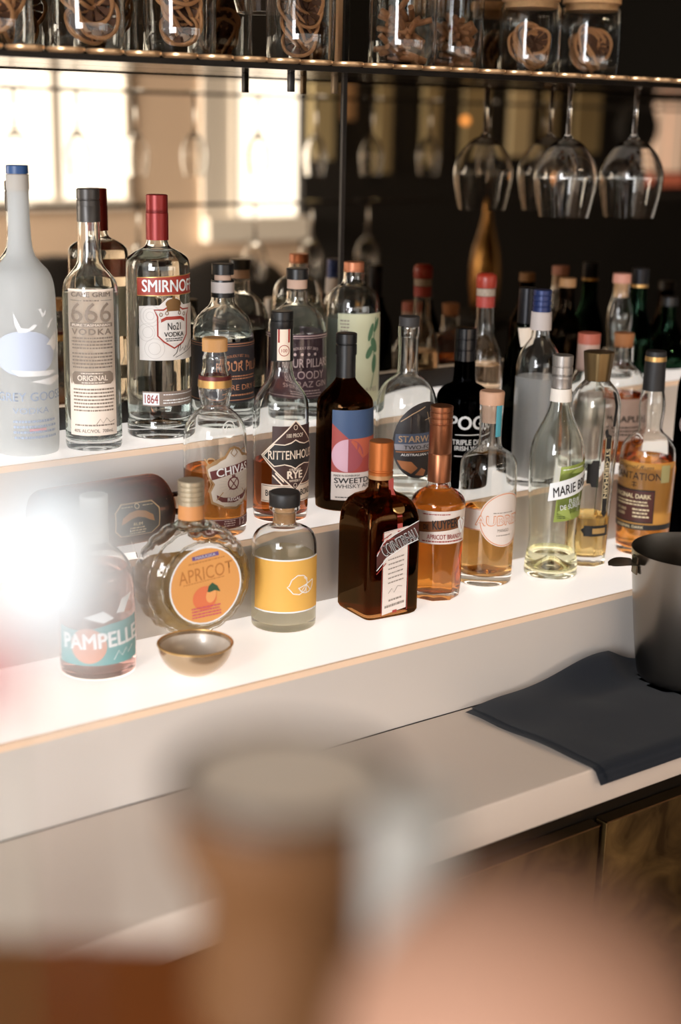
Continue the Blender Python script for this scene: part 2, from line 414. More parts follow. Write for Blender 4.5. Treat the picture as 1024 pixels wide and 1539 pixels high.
four((446, 500), None, 403, 46, mat('plum_label', '#4b323d', .55), mat('pale_pink_ink', '#cbb3b0', .5), 'gin bottle with black cap, pink cork and plum purple label on the top step', False,
     [('txt', 'FOUR PILLARS', 19, 546, 80, 13, {'bold': .01}), ('txt', 'BLOODY', 17, 564, 62, 12), ('txt', 'SHIRAZ GIN', 18, 578, 74, 9), ('rows', -6, 586, 42, 594, 2)], 503, 600, 14, None)

b = Bottle('gin_bottle', 'cloudy clear bottle with copper stopper and pale green botanical label', 'bottle', Z3, (530, 500), y=YM-.073)
b.body([(405, 15.5), (426, 16), (431, 25), (437, 33), (446, 38.5), (462, 41.3), (520, 41.3), (590, 41.3), (None, 41.3), (None, 38)], CLEAR, liquid=cloudy('milky_liquid', '#d9e2dd', .4), level=476)
b.part('stopper', [(393, 15.2), (408, 15.2)], mat('copper_stopper', '#b3704f', .4, .5))
lb = b.art('label', mat('pale_green_label', '#c5c7a8', .6), [('rect', A(-22, 41), 472, A(40.5, 41.3), 606)])
b.art('leaf_sprig', mat('leaf_green_ink', '#4e7455', .6), [('ell', 30, 500, 4, 14, .3), ('ell', 37, 520, 6, 12, -.4), ('ell', 28, 530, 5, 11, .5), ('ell', 38, 548, 5, 14, .1), ('ell', 42, 490, 4, 12, .5), ('line', [(40, 478), (36, 510), (38, 560), (32, 585)], 1.5)], off=.0006, parent=lb)
b.art('lettering', GREYINK, [('rows', -20, 480, -5, 500, 4), ('txt', 'LEAVES', 28, 586, 34, 6)], off=.0006, parent=lb)

b = Bottle('agave_spirit_bottle', 'clear bottle with rounded red wax cap and red neck band, top step', 'bottle', Z3, (728, 500), y=YM-.08)
b.body([(430, 13.5), (462, 13.2), (498, 14.5), (512, 20), (522, 25), (534, 28), (560, 29), (None, 29), (None, 26)], CLEAR, liquid=glass('peach_liquid', (.96, .83, .70), ior=1.36), level=547)
b.part('wax_cap', [(410, 10), (413, 15), (420, 16), (432, 15.2)], mat('red_wax', '#98301f', .35), smooth=1)
b.part('tax_strip', [(433, 14.2), (444, 14.2)], mat('mottled_paper', '#a09080', .6, var=.5, vscale=300), hollow=True)
b.part('neck_band', [(445, 14.2), (461, 14)], mat('red_band', '#a63c33', .5), hollow=True)

b = Bottle('sparkling_wine_bottle', 'black bottle with long black capsule and cream neck flag, behind the blue-capped bottle', 'bottle', Z2, (787, 560), y=Y2+.106)
b.body([(434, 12), (490, 13), (508, 19), (525, 28), (545, 32), (None, 32), (None, 30)], glass('black_glass', (.10, .11, .09)), smooth=2)
b.part('capsule', [(432, 13), (486, 13.6)], mat('black_foil', '#15151a', .3, .5))
b.art('label', CREAM, [('poly', [(-13, 494), (10, 492), (10, 516), (-6, 522)])])

b = Bottle('rum_bottle', 'clear bulb-necked bottle with pale pink-topped stopper at the back of the top step', 'bottle', Z3, (931, 480), y=YM-.075)
b.body([(424, 12.5), (445, 12.5), (456, 16), (470, 19), (484, 20), (500, 18), (515, 15.5), (530, 17), (545, 25), (558, 29), (None, 30), (None, 28)], CLEAR, liquid=glass('amber_liquid', (.80, .48, .20), ior=1.36), level=560)
b.part('stopper', [(411, 13.4), (425, 13.4)], mat('pink_cap', '#c98f7d', .6))
b.part('cork', [(425, 10.5), (446, 10.5)], CORK)

b = Bottle('gin_bottle', 'dark green bottle with black capsule and gold ring at the back of the top step', 'bottle', Z3, (958, 480), y=YM-.06)
b.body([(430, 11), (465, 12), (480, 17), (498, 23), (515, 26), (None, 26), (None, 24)], glass('dark_green_glass', (.12, .26, .17)))
b.part('capsule', [(403, 12.5), (430, 12)], mat('black_foil', ''))
b.part('gold_ring', [(427, 12.8), (431, 12.8)], GOLD, hollow=True)

# dark bottles added at the right back of the top step, blocking its glow
DKG = glass('smoky_dark_glass', (.16, .11, .07)); 
for k_, (cx_, top_, R_, cap_, lab_) in enumerate(((848, 418, 26, 'tan_cap', 'dark bottle with tan cap at the back, right of the blue-capped bottle'), (1001, 446, 29, 'black_plastic', 'dark bottle behind the black and gold capsule, back of the top step'), (1058, 430, 30, 'black_plastic', 'dark bottle cut by the right edge at the back of the top step'))):
    b = Bottle('dark_bottle', lab_, 'bottle', Z3, (cx_, 520), y=YM-.05 if k_ not in (4,) else YM-.055)
    b.body([(top_+12, 11), (top_+46, 12), (top_+60, 17), (top_+74, 24), (top_+88, R_), (None, R_), (None, R_-3)], DKG if k_ % 2 == 0 else glass('dark_green_glass', ''))
    b.part('cap', [(top_, 12.5), (top_+13, 12.5)], mat('tan_cap', '#a07850', .6) if cap_ == 'tan_cap' else BLACK)

# ---------------------------------------------------------------- middle tier
b = Bottle('whisky_bottle', 'clear whisky bottle with ridged golden cap and silver shield label', 'bottle', Z2, (323.5, 680), (325, 808), rpx=45)
WH = glass('amber_whisky', (.80, .50, .24), ior=1.36)
b.body([(526, 16), (532, 17), (538, 19), (544, 18), (556, 19), (566, 23), (576, 25), (590, 25), (600, 22.5), (611, 21), (616, 26), (622, 34), (634, 43), (646, 47), (662, 48), (780, 47), (None, 46), (None, 42)], CLEAR, floor=.010, liquid=WH, level=702)
b.part('screw_cap', [(507, 17.5), (509, 18.5), (527, 18.5)], mat('ochre_cap', '#b98a54', .5), ridges=60, rdepth=.03)
nb = b.part('foil_collar', [(569, 25.4), (580, 25.8)], GOLD, hollow=True)
nb = b.part('foil_collar', [(563, 24.3), (569, 25.4)], mat('maroon_foil', '#5e1f1e', .45, .3), hollow=True)
SIL = mat('silver_label', '#c3bbb1', .45, .15); MAR = mat('maroon_label', '#5d2424', .55)
lb = b.art('label', mat('bronze_edge', '#9b7b55', .4, .4), [('poly', [(-14, 702), (0, 692), (14, 686), (22, 674), (30, 672), (40, 676), (48, 684), (66, 690), (68, 716), (66, 742), (54, 758), (34, 768), (12, 764), (-6, 757), (-9, 740), (-3, 728), (-12, 716)])])
b.art('shield', SIL, [('poly', [(-11, 706), (0, 697), (16, 690), (24, 678), (30, 675.5), (38, 679), (46, 687), (64, 693), (65, 716), (63, 740), (52, 755), (34, 764), (13, 761), (-3, 754), (-6, 740), (0, 728), (-9, 716)])], off=.0006, parent=lb)
b.art('banner', MAR, [('poly', [(-8, 709), (20, 702), (50, 698), (66, 699), (67, 712), (50, 711), (20, 715), (-5, 722)]), ('poly', [(2, 744), (12, 748), (30, 750), (48, 746), (58, 740), (57, 746), (48, 753), (30, 757), (10, 755), (3, 750)]),
   ('ring', 29, 728, 9, 9, 2.2), ('line', [(22, 720), (36, 737)], 1.6), ('line', [(36, 720), (22, 737)], 1.6), ('rect', 26, 715, 32, 719)], off=.0008, parent=lb)
b.art('lettering', mat('white_print', ''), [('txt', 'CHIVAS', 31, 707.5, 58, 12, {'bold': .02, 'rot': -.10, 'arc': .0015}), ('txt', 'REGAL', 31, 752, 24, 5, {'bold': .02})], off=.001, parent=lb)
b.art('filigree', mat('bronze_edge', ''), [('ring', -6, 694, 6, 5, 2), ('ring', 50, 683, 6, 5, 2), ('line', [(-16, 690), (-8, 702), (2, 697), (12, 689)], 2), ('line', [(30, 674), (24, 682), (30, 688), (36, 682), (30, 674)], 1.4), ('line', [(-10, 716), (-6, 728), (-10, 740)], 1.6), ('line', [(12, 740), (2, 752)], 1.2), ('line', [(46, 738), (56, 748)], 1.2)], off=.0011, parent=lb)
b.art('rays', mat('pale_grey_ink', ''), [('line', [(29+12*cos(a), 728+12*sin(a)*.9), (29+24*cos(a), 728+20*sin(a)*.9)], .6) for a in [k*pi/10 for k in range(20)]] + [('rows', 12, 757, 50, 763, 2), ('ring', 30, 684, 5, 6, 1)], off=.0008, parent=lb)
lb = b.art('strip_label', MAR, [('rect', -30, 781, 70, 795)])
b.art('lettering', mat('pale_pink_ink', ''), [('txt', '12', 47, 788, 13, 10, {'bold': .02}), ('rows', 12, 783, 32, 793, 3), ('rows', -25, 784, -2, 792, 1), ('line', [(-30, 782.2), (70, 782.2)], .8)], off=.0006, parent=lb)
b.art('embossed_crest', CLEAR, [('ring', 22, 646, 10, 12, 2), ('ring', 22, 646, 5, 6, 1.5)], off=.0003)

b = Bottle('rye_whiskey_bottle', 'rye whiskey bottle with black capsule and brown diamond label', 'bottle', Z2, (422.5, 640), (421, 785), rpx=40)
b.body([(493, 15), (545, 16), (560, 17.5), (570, 21), (580, 29), (590, 36), (602, 41), (620, 42), (720, 42), (None, 41), (None, 37)], CLEAR, floor=.009, liquid=glass('red_amber_whiskey', (.74, .38, .17), ior=1.36), level=690)
cp = b.part('capsule', ridged(467, 494, 17.5, 1, .4)[:-1]+[(493, 17.5), (495, 16.8), (541, 17.8)], BLACK)
s2 = b.part('neck_seal', [(494, 17.9), (540, 18.1)], None, hollow=True) if False else None
st = CREAM
b_r = b.r_at
b.prof = b.prof + []
def capsurf(u, v, off, bb=b):
    r = 17.6*bb.m(bb.zax(v)); z = bb.zax(v, bb.L-r); r += off; a = u*bb.m(z)/r
    q = -bb.d*cos(a)*r + bb.rt*sin(a)*r; return Vector((q.x, q.y, z))
sl = decal(b.o, 'paper_seal', CREAM, [('rect', -7, 495, 14, 542)], capsurf, off=.0008, su=3)
decal(sl, 'stripe', REDINK, [('rect', -6, 495, -3, 515), ('rect', 10, 495, 13, 515), ('ring', 4, 527, 8, 8, 1), ('txt', '100', 4, 527, 9, 5)], capsurf, off=.0011, su=3)
DB = mat('dark_brown_label', '#3c2420', .55)
lb = b.art('back_label', DB, [('rect', -13, 641, 62, 728)])
l2 = b.art('strip_label', CREAM, [('poly', [(-31, 729), (64, 729), (64, 756), (-31, 756)])], off=.0006)
b.art('lettering', INK, [('loop', [(-29, 731), (62, 731), (62, 754), (-29, 754)], .7), ('txt', 'BOTTLED-IN-BOND', 18, 742, 82, 9, {'bold': .02})], off=.0008, parent=l2)
lb = b.art('label', CREAM, [('poly', [(23, 632), (78, 686), (23, 739), (-32, 686)])], off=.001)
b.art('diamond', DB, [('poly', [(23, 634.5), (75, 686), (23, 736.5), (-29, 686)])], off=.0012, parent=lb)
b.art('banner', CREAM, [('poly', [(-28, 686), (-10, 667), (6, 668), (16, 665), (23, 661), (30, 665), (40, 668), (56, 667), (74, 686), (56, 702), (40, 699), (30, 702), (23, 706), (16, 702), (6, 699), (-10, 702)])], off=.0014, parent=lb)
b.art('banner_field', INK, [('poly', [(-26, 686), (-9, 668.5), (6, 669.5), (16, 667), (23, 663), (30, 667), (40, 669.5), (55, 668.5), (72, 686), (55, 700), (40, 697.5), (30, 700), (23, 704), (16, 700), (6, 697.5), (-9, 700)])], off=.0016, parent=lb)
b.art('lettering', CREAM, [('txt', 'RITTENHOUSE', 23, 684, 84, 13, {'bold': .02}), ('txt', '100 PROOF', 23, 655, 28, 6, {'bold': .02}), ('txt', 'STRAIGHT', 23, 706.5, 20, 3.5, {'bold': .03}), ('txt', 'RYE', 23, 714, 25, 11, {'bold': .05}), ('txt', 'WHISKY', 23, 723, 20, 3.5, {'bold': .03}), ('ring', 23, 643, 3, 3.5, .8), ('ring', 23, 730, 2.6, 3, .8)]
   + [('ell', -10+k*3, 716+k*3, 3.4, 1.2, .7) for k in range(5)] + [('ell', -6+k*3, 713+k*3, 3.4, 1.2, .9) for k in range(4)], off=.0019, parent=lb)

b = Bottle('amaro_bottle', 'dark brown bottle with black cap and blue, red and pink geometric label', 'bottle', Z2, (518, 650), (512, 768), rpx=41)
b.body([(530, 13.8), (566, 14.3), (572, 17), (582, 26), (592, 36), (599, 41.5), (608, 42.8), (700, 43), (None, 42.5), (None, 39)], glass('brown_glass', (.36, .20, .09)), smooth=1, liquid=glass('dark_liquid', (.25, .12, .05), ior=1.36), level=612)
b.part('screw_cap', ridged(500, 532, 16, 1, .8), mat('black_plastic', ''))
b.part('neck_sleeve', [(532, 14.6), (566, 14.9)], BLACK, hollow=True)
lb = b.art('label', mat('warm_white_label', '#ddd2ca', .6), [('rect', -19, 617, 66, 752)])
b.art('blue_field', mat('slate_blue_ink', '#3c5377', .55), [('poly', [(-19, 617), (66, 617), (66, 659), (7, 660), (-19, 637)])], off=.0006, parent=lb)
b.art('red_field', mat('brick_ink', '#a2433c', .55), [('poly', [(-19, 637), (7, 660), (-19, 684)]), ('poly', [(7, 660), (66, 659), (66, 712), (-19, 710), (-19, 684)])], off=.0006, parent=lb)
b.art('orange_field', mat('orange_ink', '#b95c43', .55), [('poly', [(7, 660), (66, 659), (66, 672), (30, 690)])], off=.0008, parent=lb)
b.art('pink_disc', mat('pink_ink', '#cfa5b4', .55), [('ell', 6, 685, 25, 24.5, 0, (pi/2, 3*pi/2))], off=.0008, parent=lb)
b.art('pink_disc', mat('dull_red_ink', '#9a4a52', .55), [('ell', 6, 685, 25, 24.5, 0, (-pi/2, pi/2))], off=.0008, parent=lb)
b.art('lettering', INK, [('txt', 'SWEETDRAM', 29, 722.5, 86, 8, {'bold': .02}), ('txt', 'WHISKY AMARO', 27, 731, 80, 6), ('txt', 'MADE IN EDINBURGH', 5, 715, 40, 3.2), ('rows', -14, 746, 50, 749, 1)], off=.0008, parent=lb)

b = Bottle('whisky_bottle', 'clear round-shouldered bottle with black cap and dark oval label, behind the bronze-capped bottle', 'bottle', Z2, (611, 620), y=Y2+.057)
b.body([(489, 15.5), (490, 16.6), (504, 16.6), (507, 15), (558, 15), (564, 19), (571, 30), (580, 38), (592, 43.5), (608, 46), (640, 46.3), (None, 46), (None, 42)], CLEAR, floor=.010, liquid=glass('clear_spirit', ''), level=716)
b.part('stopper', [(475, 15.5), (490, 15.5)], mat('charcoal_cap', '#302e2e', .6))
lb = b.art('label', mat('ink_black_label', '#231f20', .5), [('ell', 27, 662, 46, 58, .25)])
b.art('band', mat('steel_blue_band', '#3f4b60', .5), [('poly', [(-15, 653), (68, 650), (70, 668), (-16, 668)])], off=.0006, parent=lb)
b.art('band', mat('pale_grey_band', '#8f8d92', .5), [('poly', [(-17, 668), (70, 666), (69, 677), (-15, 677)])], off=.0007, parent=lb)
b.art('scene', mat('rust_orange_ink', '#a4683c', .6, var=.4, vscale=60), [('poly', [(-12, 692), (10, 694), (20, 704), (10, 712), (-4, 704)]), ('poly', [(16, 714), (26, 704), (34, 708), (30, 716)]), ('line', [(-14, 679.5), (68, 678.5)], 1.6)], off=.0008, parent=lb)
b.art('lettering', mat('bronze_ink', '#b29370', .5), [('txt', 'STARWARD', 28, 660, 76, 9.5, {'bold': .02}), ('line', [(-8, 634), (10, 622), (30, 612)], 1.2), ('line', [(34, 620), (40, 640)], .8), ('line', [(30, 632), (44, 628)], .8)], off=.001, parent=lb)
b.art('lettering', mat('white_print', ''), [('txt', 'AUSTRALIAN WHISKY', 28, 683.5, 68, 3.6, {'bold': .03})], off=.001, parent=lb)
b.art('lettering', INK, [('txt', 'TWO-FOLD', 27, 672.5, 58, 6, {'bold': .01})], off=.001, parent=lb)

b = Bottle('irish_whiskey_bottle', 'solid black bottle with bold white lettering behind the bronze-capped bottle', 'bottle', Z2, (695, 640), y=Y2+.089)
b.body([(530, 15.5), (572, 16.3), (576, 20), (580, 30), (588, 38), (600, 41.5), (650, 41.5), (None, 41), (None, 38)], glass('opaque_black_glass', (.02, .02, .022)), smooth=2)
b.part('screw_cap', ridged(492, 541, 17, 2, .5), mat('glossy_black_cap', '#0d0d0f', .2))
lb = b.art('lettering', mat('white_print', ''), [('txt', 'POGUES', 30, 636, 98, 20, {'bold': .03}), ('line', [(-10, 654), (60, 654)], 1.2), ('txt', 'TRIPLE DISTILLED', 24, 665, 76, 7.5, {'bold': .03}), ('txt', 'IRISH WHISKEY', 22, 674, 64, 6.5, {'bold': .03}), ('line', [(-10, 686), (60, 686)], 1.2)])

b = Bottle('white_spirit_bottle', 'clear bottle with dark blue screw cap, grey neck label and milky print, middle step', 'bottle', Z2, (807, 600), (797, 732), rpx=32)
b.body([(466, 13), (505, 13), (513, 18), (522, 25), (534, 31), (548, 33.5), (600, 34), (700, 33), (None, 32.5), (None, 29)], CLEAR, floor=.012, liquid=cloudy('milky_pale_liquid', '#ffffff', .25), level=566)
b.part('screw_cap', ridged(435, 468, 14, 3, .4), mat('navy_cap', '#20305f', .3, .3))
nl = b.part('neck_label', [(468, 15.4), (495, 16)], mat('grey_paper', ''), hollow=True)

b = Bottle('liqueur_bottle', 'bottle with coral red cap and pinkish neck label, mostly behind the brass-capped bottle', 'bottle', Z2, (880, 600), y=Y2+.075)
b.body([(514, 15), (555, 16), (570, 24), (585, 33), (600, 36), (None, 36), (None, 33)], CLEAR, liquid=glass('pale_spirit', ''), level=600)
b.part('cap', [(500, 17), (516, 17)], mat('coral_cap', '#b35f4c', .5))
b.part('neck_label', [(516, 16.6), (556, 17)], mat('pink_paper', '#bfa396', .6), hollow=True)
b.art('label', mat('warm_white_label', ''), [('rect', -34, 590, 34, 690)])

b = Bottle('maple_whisky_bottle', 'round-shouldered amber bottle with bare cork and pale pink label behind the brass-capped bottle', 'bottle', Z2, (932, 600), y=Y2+.082)
b.body([(519, 15), (545, 15.5), (550, 20), (556, 28), (568, 34), (585, 37), (600, 37.5), (None, 37), (None, 34)], CLEAR, liquid=glass('red_amber_whiskey', ''), level=592)
b.part('cork', [(500, 15), (521, 13.5)], mat('orange_cork', '#a86f43', .7))
lb = b.art('label', mat('pink_white_label', '#c9b1a6', .6), [('rect', -34, 600, 40, 662)])
b.art('lettering', INK, [('txt', 'MAPLE', 14, 630, 44, 9, {'bold': .03}), ('rows', -6, 640, 34, 656, 3)], off=.0006, parent=lb)

# ---------------------------------------------------------------- lower tier
b = Bottle('grapefruit_liqueur_bottle', 'pinkish bottle with white cap and teal label at the left end of the bottom step', 'bottle', Z1, (145, 880), (150, 1022), rpx=55)
b.body([(748, 18), (800, 18.5), (812, 21), (822, 30), (836, 45), (852, 54), (872, 57.5), (None, 57.5), (None, 52)], CLEAR, liquid=glass('pink_liquid', (.95, .80, .77), ior=1.36), level=850)
b.part('cap', ridged(742, 812, 21.5, 3, .4), mat('white_cap', '#d5dada', .5))
lb = b.art('label', mat('teal_label', '#5f9c9e', .6), [('poly', [(-70, 948), (-20, 950), (20, 940), (76, 935), (76, 1000), (-70, 1002)])])
b.art('fruit_print', mat('salmon_ink', '#c99079', .6), [('ell', -14, 972, 28, 26), ('ell', 50, 918, 16, 9, .3)], off=.0006, parent=lb)
b.art('lettering', mat('white_print', ''), [('txt', 'PAMPELLE', 8, 964, 128, 22, {'bold': .04, 'rot': -.06}), ('line', [(24, 994), (32, 982), (38, 990), (46, 980), (50, 988), (60, 979)], 1.2), ('poly', [(30, 925), (40, 905), (62, 900), (52, 912), (44, 926)]), ('poly', [(-20, 930), (10, 920), (26, 932), (10, 938)])], off=.0009, parent=lb)

b = Bottle('cordial_bottle', 'small round bottle with black stopper and yellow lemon label', 'bottle', Z1, (427, 860), (426, 951), rpx=47)
b.body([(758, 22.5), (760, 23.5), (765, 23), (768, 17), (785, 17), (789, 22), (793, 36), (800, 45), (812, 49), (830, 49.5), (930, 49), (None, 48), (None, 43)], CLEAR, floor=.009, wall=.003, smooth=2, liquid=cloudy('cloudy_lemon_liquid', '#fff8e4', .35, .3), level=832)
b.part('stopper', [(738, 22.5), (741, 23.5), (756, 23.5), (759, 22.5)], mat('black_stopper', '#1b1a19', .5))
b.part('cork', [(759, 15.3), (785, 14.5)], CORK)
lb = b.art('label', mat('white_print', ''), [('rect', A(-43, 49.5), 842, A(48.5, 49.5), 922)])
b.art('yellow_field', mat('lemon_yellow_label', '#dba94f', .6), [('rect', A(-43, 49.5), 844, A(48.5, 49.5), 920)], off=.0006, parent=lb)
L = 26
b.art('lemon_drawing', mat('white_print', ''), [('loop', [(L-21, 883), (L-18, 881), (L-14, 872), (L-5, 866), (L+5, 867), (L+11, 872), (L+12, 880)][::1] + [(L+8, 890), (L-2, 895), (L-12, 893), (L-17, 887)], 1.3),
   ('line', [(L+24, 876)]+[(L+10+14*cos(a), 880+14*sin(a)) for a in [.0, .4, .8, 1.2, 1.6, 2.0, 2.4, 2.8]], 1.3), ('line', [(L-4, 886), (L+24, 876)], 1.3), ('line', [(L+10, 881), (L+18, 890)], 1), ('line', [(L+10, 881), (L+10, 893)], 1), ('line', [(L+10, 881), (L+2, 890)], 1), ('line', [(L+6, 870), (L+10, 874)], 1)], off=.0009, parent=lb)

b = Bottle('apricot_brandy_bottle', 'amber brandy bottle with tall bronze cap and white label, beside the square brown bottle', 'bottle', Z1, (657, 800), (655, 903), rpx=33)
def octa(a, z):
    if z > .075: return 1
    k = min(1, (.075-z)/.05); w = pi/4; t = (a % w)-w/2
    return 1 + k*(cos(w/2)/cos(t)*1.06-1)
b.body([(712, 15.5), (720, 16), (724, 18), (732, 18.5), (736, 26), (742, 35), (749, 40.5), (757, 41.5), (768, 41), (820, 38.5), (880, 36), (None, 34), (None, 32)], CLEAR, floor=.010, wall=.0025, liquid=glass('orange_amber_liquid', (.90, .56, .24), ior=1.36), level=733, mod=octa, seg=96)
cp = b.part('screw_cap', ridged(609, 644, 17.6, 3, .4)[:-1]+[(640, 17.4), (679, 17.6), (680, 16.9), (682, 17.8), (722, 17.6)], mat('bronze_cap', '#8f5a3d', .32, .8))
lb = b.art('label', mat('warm_white_label', ''), [('rect', -34, 769, 56, 818)], off=.0006)
b.art('banner', mat('bronze_banner', '#7a4a2a', .45, .3), [('poly', [(-30, 787), (38, 778), (40, 795), (-30, 802)])], off=.0009, parent=lb)
b.art('lettering', INK, [('txt', 'KUYPER', 13, 788, 40, 13, {'bold': .03, 'rot': -.08}), ('txt', 'DE', -17, 793, 8, 7, {'bold': .02})], off=.0012, parent=lb)
b.art('heart', mat('white_print', ''), [('poly', [(43, 806), (35, 794), (34, 784), (39, 780), (43, 784), (47, 780), (52, 783), (52, 793)])], off=.0014, parent=lb)
b.art('lettering', REDINK, [('txt', 'APRICOT BRANDY', 14, 807, 58, 7, {'bold': .01}), ('rows', -24, 812, 50, 816, 1), ('rows', -24, 772, 20, 775, 1), ('line', [(38, 784), (43, 798), (49, 786), (44, 783)], 1)], off=.0016, parent=lb)

b = Bottle('mango_liqueur_bottle', 'bottle with pale wooden stopper, orange liquid and white round label', 'bottle', Z1, (732, 760), (728, 882), rpx=41)
b.body([(606, 17.4), (607, 18.4), (620, 18), (628, 17), (668, 16.5), (674, 22), (680, 34), (688, 41), (700, 43.7), (780, 43), (860, 42), (None, 41), (None, 37)], CLEAR, floor=.014, punt=2, liquid=glass('pale_orange_liquid', (.985, .76, .46), ior=1.36), level=765)
b.part('stopper', [(587, 18.2), (590, 19), (607, 18.2)], mat('pale_wood', '#c49a7e', .6, var=.15, vscale=40))
b.part('stopper_plug', [(607, 14.5), (634, 14)], mat('plug_tan', '#c3a48e', .6))
b.art('tax_seal', mat('sky_blue_paper', '#4f9fae', .55), [('rect', 8, 610, 19, 657)], off=.0008, su=2)
lb = b.art('label', mat('warm_white_label', ''), [('ell', 31, 782, 42, 41), ('rect', -60, 766, -6, 798)])
b.art('ring', mat('orange_line', '#d68a58', .6), [('ring', 31, 782, 40, 39, 1.2), ('line', [(-60, 767), (-8, 767)], 1), ('line', [(-60, 797), (-8, 797)], 1)], off=.0006, parent=lb)
b.art('lettering', mat('orange_line', ''), [('txt', 'AUBREY', 26, 783, 84, 15, {'bold': .04})], off=.0008, parent=lb)
b.art('lettering_inlay', mat('warm_white_label', ''), [('txt', 'AUBREY', 26, 783, 82.5, 13.3, {})], off=.001, parent=lb)
b.art('fine_print', GREYINK, [('txt', 'MANGO', 28, 798, 20, 5), ('rows', 10, 770, 48, 773, 1), ('rows', 16, 804, 42, 807, 1), ('rows', -50, 770, -36, 794, 4)], off=.0008, parent=lb)

b = Bottle('elderflower_liqueur_bottle', 'pale green glass bottle with silver screw cap and green and white slanted label', 'bottle', Z1, (837, 700), (826, 871), rpx=38)
b.body([(580, 12.5), (600, 14.5), (615, 17.5), (630, 23), (645, 31), (660, 37.5), (676, 41), (700, 41.5), (750, 39.5), (790, 36), (812, 35), (830, 37.5), (848, 40), (858, 40), (None, 38.5), (None, 33)], GREENISH, floor=.008, punt=3.5, liquid=glass('pale_yellow_liquid', (.97, .95, .84), ior=1.36), level=826)
b.part('screw_cap', ridged(533, 583, 15.6, 2, .6)[:-1]+[(561, 15.6), (562, 15.2), (582, 15.6)], mat('silver_cap', '#a5a09b', .35, .7))
nl = b.part('neck_label', [(583, 15.6), (602, 16.4)], mat('white_paper', ''), hollow=True)
lb = b.art('label', mat('lime_green_label', '#8a9a45', .55), [('poly', [(7, 702), (70, 694), (66, 778), (0, 785)])])
b.art('pattern', mat('light_lime_ink', '#9bab58', .55), [('poly', [(7, 702), (24, 700), (10, 712)]), ('poly', [(24, 712), (44, 700), (60, 712)]), ('poly', [(4, 770), (20, 760), (30, 782)])], off=.0006, parent=lb)
l2 = b.art('banner', mat('white_print', ''), [('poly', [(-8, 727), (72, 706), (72, 735), (-10, 754)])], off=.0012)
b.art('lettering', INK, [('txt', 'MARIE BRIZARD', 43, 729, 96, 14, {'bold': .02, 'rot': -.25, 'shear': .25})], off=.0016, parent=l2)
b.art('lettering', mat('white_print', ''), [('txt', 'FLEUR', 33, 753, 20, 7, {'rot': -.1}), ('txt', 'DE SUREAU', 30, 761, 42, 7, {'rot': -.1}), ('rows', 10, 705, 50, 708, 1, -.1)], off=.0008, parent=lb)
b.art('fine_print', mat('dark_green_ink', '#2f3c20', .6), [('rows', 4, 775, 18, 780, 2)], off=.0008, parent=lb)

b = Bottle('elderflower_liqueur_bottle', 'tall faceted clear bottle with flared brass cap and black vertical label', 'bottle', Z1, (890, 690), (887, 852), rpx=28)
def facet(a, z):
    w = pi/4; t = ((a+.3) % w)-w/2; k = 1 if z < .2 else max(0, 1-(z-.2)/.03)
    return 1 + k*(.965/cos(t)-1)
b.body([(568, 17), (574, 21), (580, 27), (588, 33), (600, 37.5), (616, 38.5), (650, 37.5), (730, 33), (800, 30.5), (None, 29), (None, 28)], CLEAR, floor=.014, wall=.003, mod=facet, seg=96, liquid=glass('pale_amber_liquid', (.96, .82, .52), ior=1.36), level=772, smooth=2)
b.part('cap', [(528, 22), (530, 22), (571, 18)], mat('aged_brass', '#7d6846', .35, .85), ridges=8, rdepth=.05)
lb = b.art('label', INK, [('poly', [(17, 649), (20, 645), (23, 649), (23, 652), (30, 656), (31, 772), (26, 778), (20, 772), (19, 656)]), ('poly', [(-6, 697), (0, 697), (2, 692), (12, 692), (12, 732), (2, 732), (0, 727), (-6, 727)]), ('poly', [(-10, 797), (-5, 793), (-5, 790), (36, 790), (36, 806), (-5, 806), (-5, 803)])], off=.0012)
b.art('strap', INK, [('poly', [(28, 588), (36, 592), (40, 612), (36, 642), (30, 642), (33, 612)])], off=.0012)
b.art('window', mat('amber_paper', '#b58f55', .6), [('rect', 8, 794, 30, 802)], off=.0015, parent=lb)
b.art('lettering', mat('cream_ink', '#e0cfa8', .5), [('txt', 'ST-GERMAIN', 25, 712, 74, 7, {'bold': .03, 'rot': pi/2}), ('loop', [(20, 658), (30, 658), (30, 770), (20, 770)], .7)], off=.0016, parent=lb)
b.art('border', mat('dark_green_ink', ''), [('line', [(14, 600), (9, 770)], 1)], off=.001)

b = Bottle('dark_rum_bottle', 'amber rum bottle with black and gold capsule and orange label, beside the steel bucket', 'bottle', Z1, (975, 680), (967, 836), rpx=38)
b.body([(585, 16), (600, 19), (615, 20), (632, 18), (646, 17.5), (652, 24), (660, 34), (670, 40), (684, 42), (720, 42), (800, 39), (None, 38), (None, 35)], CLEAR, floor=.010, liquid=glass('golden_rum', (.88, .56, .24), ior=1.36), level=688)
b.part('capsule', [(527, 15), (530, 15.4), (586, 16.6)], mat('matte_black_capsule', '#1d1c1d', .55))
b.part('gold_band', [(535, 15.9), (542, 16.1)], GOLD, hollow=True)
lb = b.art('label', mat('amber_orange_label', '#c08a3c', .55, var=.15, vscale=30), [('rect', -66, 697, 52, 797)])
b.art('panel', mat('dark_maroon_panel', '#4a201a', .5), [('rect', -66, 738, 14, 786)], off=.0006, parent=lb)
b.art('panel_border', INK, [('loop', [(-66, 738), (14, 738), (14, 786), (-66, 786)], 2.2), ('rect', -66, 789, 52, 797), ('txt', 'PLANTATION', -20, 717, 86, 11, {'bold': -.005}), ('txt', 'Original Rum', -20, 704, 60, 7, {'shear': .4}), ('line', [(-18, 725), (-18, 734)], 1), ('line', [(-22, 727), (-14, 727)], 1), ('line', [(-22, 731), (-14, 731)], 1)], off=.0008, parent=lb)
